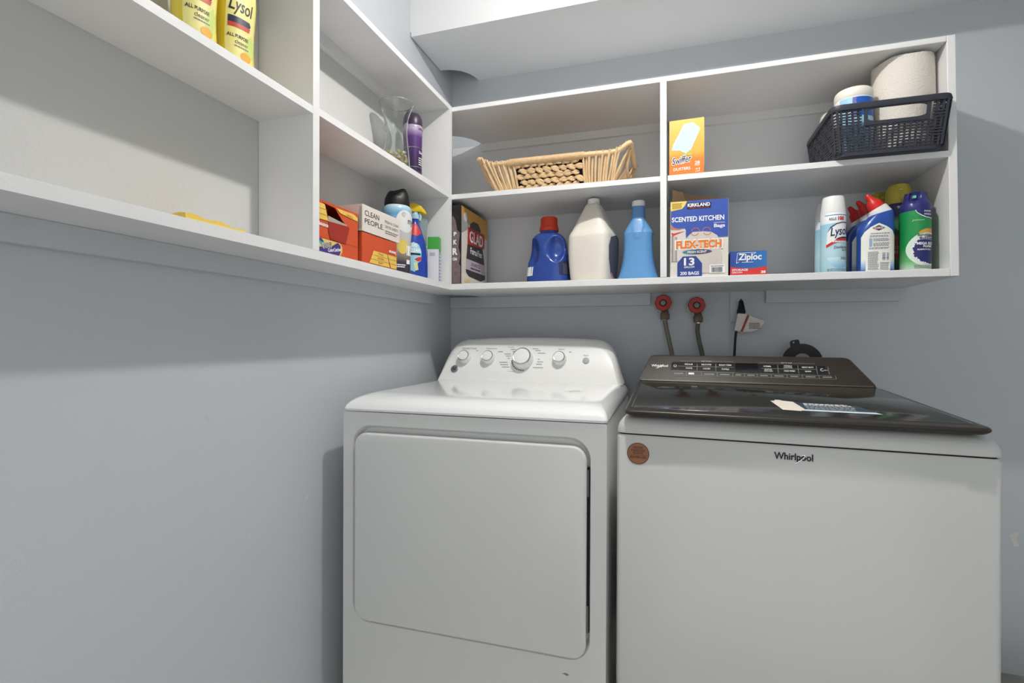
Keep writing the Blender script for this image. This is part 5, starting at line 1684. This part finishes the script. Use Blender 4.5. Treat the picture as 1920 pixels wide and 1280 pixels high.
prism(bm, prof, lambda u, z: (u, -0.013, z), lambda u, z: (u, 0.013, z))
obj('trigger_head', bm, col('trigger_yellow', (222, 190, 36), 0.35), t, True, 0.004, label='yellow trigger spray head')
bm = bmesh.new()
tube(bm, bez([(0.016, 0, 0.224), (0.021, 0, 0.212), (0.018, 0, 0.198)], 4), 0.0042, 8)
obj('trigger', bm, MATS['collar_pale_blue'], t)

# measuring cup behind, and small green box
t = thing('plastic_cup', 'translucent plastic cup between the blue sprayer and the end panel', 'cup', (0.05, -0.397, ZB1), 0)
bm = bmesh.new()
lathe(bm, [(0.022, 0.002), (0.024, 0.001), (0.026, 0.004), (0.036, 0.212), (0.0365, 0.215), (0.0352, 0.215), (0.0245, 0.006), (0.01, 0.0055)], N=36)
obj('cup_wall', bm, mat('frosted_plastic', (206, 220, 222), 0.35, var=0.02, trans=0.6, ior=1.2), t, ang=0.9)
bm = bmesh.new()
lathe(bm, [(0.0364, 0.213), (0.0378, 0.2145), (0.0378, 0.2165), (0.0362, 0.2175)], N=36)
obj('cup_rim', bm, MATS['frosted_plastic'], t)
t, f = carton('refill_box', 'narrow green-topped white and blue box at the end panel', 'box', (0.1135, -0.392, ZB1), 0.033, 0.038, 0.152, col('carton_white_green', (222, 222, 224)), RZ + 0.25)
patch('green_top', f, rect(-0.0165, 0.0165, 0.102, 0.1515), col('print_green', (66, 162, 66)), t, 0.0004)
bm = bmesh.new()
box(bm, -0.0172, 0.0172, -0.0196, 0.0196, 0.112, 0.1532)
obj('green_sleeve', bm, col('print_green', (66, 162, 66)), t, False)
patch('blue_panel', f, rect(-0.013, 0.0165, 0.004, 0.1), col('print_steelblue', (120, 150, 190)), t, 0.0005)
bm = bmesh.new()
for i in range(8):
    for j in range(2):
        x0, z0 = -0.009 + j * 0.0115, 0.01 + i * 0.0112
        bm.faces.new([bm.verts.new(f.at(*p, 0.0008)) for p in rect(x0, x0 + 0.009, z0, z0 + 0.0065)])
obj('white_squares', bm, WHITE, t, False, kind='stuff')
patch('lilac_mark', Frame((-0.0165, 0, 0), (0, -1, 0), (0, 0, 1)), rect(-0.012, 0.006, 0.088, 0.1), col('print_lilac', (186, 170, 196)), t, 0.0006)

# glass vase with pebbles
t = thing('glass_vase', 'clear glass vase with flared mouth and golden pebbles inside', 'vase', (0.082, -0.592, ZM1))
GL = mat('clear_glass', (244, 248, 246), 0.02, var=0.0, trans=1.0, ior=1.45)
bm = bmesh.new()
outp = [(0.0405, 0.001), (0.0425, 0.004), (0.0405, 0.05), (0.0355, 0.1), (0.034, 0.135), (0.0375, 0.168), (0.046, 0.195), (0.0525, 0.211), (0.0525, 0.2135)]
P = bez([Vector((r, 0, z)) for r, z in outp], 4)
inner_ = [(p.x - 0.0026, p.z) for p in P[::-1] if p.z > 0.006]
lathe(bm, [(p.x, p.z) for p in P] + [(0.0508, 0.2145)] + inner_ + [(0.03, 0.0065)], N=48)
obj('vase_glass', bm, GL, t, ang=1.2)
PEB = [mat('pebble_gold', (214, 192, 120), 0.3, var=0.2), mat('pebble_ivory', (228, 220, 190), 0.3, var=0.15)]
pe = bmesh.new()
bmesh.ops.create_icosphere(pe, subdivisions=2, radius=0.0065)
for w in pe.verts:
    w.co.z *= 0.7
pms = []
for m_ in PEB:
    pm = bpy.data.meshes.new('pebble')
    pe.to_mesh(pm)
    pm.materials.append(m_)
    pms.append(pm)
pe.free()
rnd = random.Random(2)
for lay in range(6):
    for k in range(11):
        a = 2 * PI * k / 11 + lay * 0.3
        rr_ = 0.031 if k % 3 else 0.017
        o = objm('pebble', pms[(k + lay) % 2], None, t)
        o.location = (rr_ * math.cos(a), rr_ * math.sin(a), 0.0125 + lay * 0.0092)
        o.rotation_euler = (rnd.random(), rnd.random(), rnd.random())

# purple bottle
t = thing('scent_booster_bottle', 'dark purple scent booster bottle standing beside the glass vase', 'bottle', (0.076, -0.472, ZM1), RZ - 0.6)
bm = bmesh.new()
prof_loft(bm, [(0, 0.026, 0.026), (0.004, 0.0285, 0.0285), (0.06, 0.028, 0.028), (0.12, 0.0285, 0.0285), (0.165, 0.0295, 0.0295), (0.184, 0.0305, 0.0305), (0.19, 0.029, 0.029)], 2.0, 48, 5)
b = obj('bottle_body', bm, grad_mat('purple_wrap', [(0, (150, 110, 156)), (0.12, (120, 80, 130)), (0.22, (48, 36, 60)), (0.5, (66, 38, 92)), (0.8, (92, 56, 122)), (0.88, (150, 126, 170)), (0.93, (196, 180, 206)), (1, (176, 158, 190))], 'Z', 0, 0.19, rough=0.25, coat=0.3), t)
bm = bmesh.new()
prof_loft(bm, [(0.19, 0.0285, 0.0285), (0.193, 0.0298, 0.0298), (0.212, 0.0285, 0.0285), (0.226, 0.0235, 0.022), (0.233, 0.018, 0.015)], 2.0, 40, 4)
obj('cap', bm, col('cap_plum', (62, 52, 72), 0.35), t, label='dark plum cap')
f = Frame((0, 0, 0), bvh=bvh_of(b))
for zz in (0.052, 0.116):
    patch('silver_band', f, rect(-0.028, 0.028, zz - 0.0012, zz + 0.0012), CHROME, t, 0.0006, sub=0.004)
text(f, 'Downy', 0.018, 0.1, 0.024, 0.012, WHITE, t, 0.0009, bold=0.02, fine=0.003)
text(f, 'UNSTOP', 0.014, 0.177, 0.026, 0.008, col('print_plum', (92, 66, 108)), t, 0.0009, bold=0.02, fine=0.003)
fine_print(f, 0.004, 0.024, 0.06, 0.088, 4, WHITE, t, 0.0009, gap=0.6, words=3, seed=8)

# two yellow cleaner bottles
YB = mat('lemon_bottle', (226, 204, 62), 0.22, var=0.03, coat=0.35)
for (y, lab, rz_) in ((-1.287, 'yellow all-purpose cleaner bottle farther from the divider on the upper left shelf', 0.12), (-1.2, 'yellow all-purpose cleaner bottle nearer the divider on the upper left shelf', 0.1)):
    t = thing('cleaner_bottle', lab, 'bottle', (0.08, y, ZM1 - 0.004), RZ + rz_ - 0.25, 'yellow cleaner bottles')
    bm = bmesh.new()
    prof_loft(bm, [(0, 0.035, 0.025), (0.004, 0.038, 0.028), (0.03, 0.0365, 0.029), (0.07, 0.035, 0.029), (0.11, 0.0375, 0.0295), (0.15, 0.041, 0.03), (0.175, 0.0385, 0.029), (0.2, 0.028, 0.024), (0.216, 0.015, 0.015), (0.23, 0.0135, 0.0135)], 2.4, 64, 6)
    b = obj('bottle_body', bm, YB, t, ang=1.1)
    bm = bmesh.new()
    lathe(bm, [(0.0165, 0.226), (0.017, 0.228), (0.0165, 0.25), (0.0145, 0.254)], N=30)
    obj('cap', bm, WHITE, t)
    f = Frame((0, 0, 0), bvh=bvh_of(b))
    patch('label_panel', f, [(-0.031, 0.02), (0.02, 0.02), (0.024, 0.08), (0.03, 0.165), (0.0, 0.178), (-0.031, 0.165)], col('label_pale_yellow', (226, 218, 138)), t, 0.0006, sub=0.005)
    patch('leaf_print', f, [(0.006, 0.03), (0.021, 0.04), (0.024, 0.07), (0.018, 0.085), (0.006, 0.07), (0.0, 0.05)], col('print_lime', (196, 212, 120)), t, 0.0009, sub=0.005)
    patch('lemon_print', f, disc(0.004, 0.035, 0.011, 0.009, 20), col('print_orange_yellow', (222, 164, 44)), t, 0.0011, sub=0.005)
    text(f, 'Lysol', -0.004, 0.125, 0.048, 0.034, INK, t, 0.001, bold=0.01, shear=0.3, fine=0.004)
    patch('navy_band', f, [(-0.028, 0.092), (0.012, 0.095), (0.015, 0.1), (0.012, 0.106), (-0.028, 0.105)], col('print_ink_navy', (40, 40, 62)), t, 0.001, sub=0.005)
    patch('red_band', f, [(-0.028, 0.084), (0.011, 0.086), (0.014, 0.095), (-0.028, 0.0925)], col('print_brick', (186, 62, 40)), t, 0.001, sub=0.005)
    text(f, 'ALL PURPOSE', -0.01, 0.069, 0.038, 0.0068, INK, t, 0.001, bold=0.02, fine=0.004)
    text(f, 'cleaner', -0.004, 0.0585, 0.026, 0.0075, INK, t, 0.001, fine=0.004)
    fine_print(f, -0.018, 0.01, 0.049, 0.0525, 1, GREYINK, t, 0.001, gap=0.3, words=6)

# yellow cloth lying on the lower left shelf
t = thing('cleaning_cloth', 'folded yellow cleaning cloth lying flat on the lower left shelf', 'cloth', (0.085, -1.285, ZB1), RZ)
bm = bmesh.new()
gx, gy = 16, 8
rows = []
for j in range(gy + 1):
    row = []
    for i in range(gx + 1):
        x = -0.06 + 0.125 * i / gx
        y = -0.045 + 0.08 * j / gy
        z = 0.0135 + 0.0018 * math.sin(i * 0.9 + j) - 0.006 * (i / gx) ** 2
        row.append(bm.verts.new((x, y, z)))
    rows.append(row)
for j in range(gy):
    for i in range(gx):
        bm.faces.new((rows[j][i], rows[j][i + 1], rows[j + 1][i + 1], rows[j + 1][i]))
r = bmesh.ops.extrude_face_region(bm, geom=bm.faces[:])
for g in r['geom']:
    if isinstance(g, bmesh.types.BMVert):
        g.co.z = 0.0005
bmesh.ops.recalc_face_normals(bm, faces=bm.faces[:])
obj('cloth', bm, mat('cloth_yellow', (230, 198, 96), 0.8, var=0.08, bump=0.4, bscale=300), t, ang=0.9)
bm = bmesh.new()
tube(bm, [(-0.06, -0.0455, 0.004), (0.0, -0.0455, 0.0045), (0.063, -0.0455, 0.004)], 0.0022, 6)
obj('hem', bm, MATS['cloth_yellow'], t)
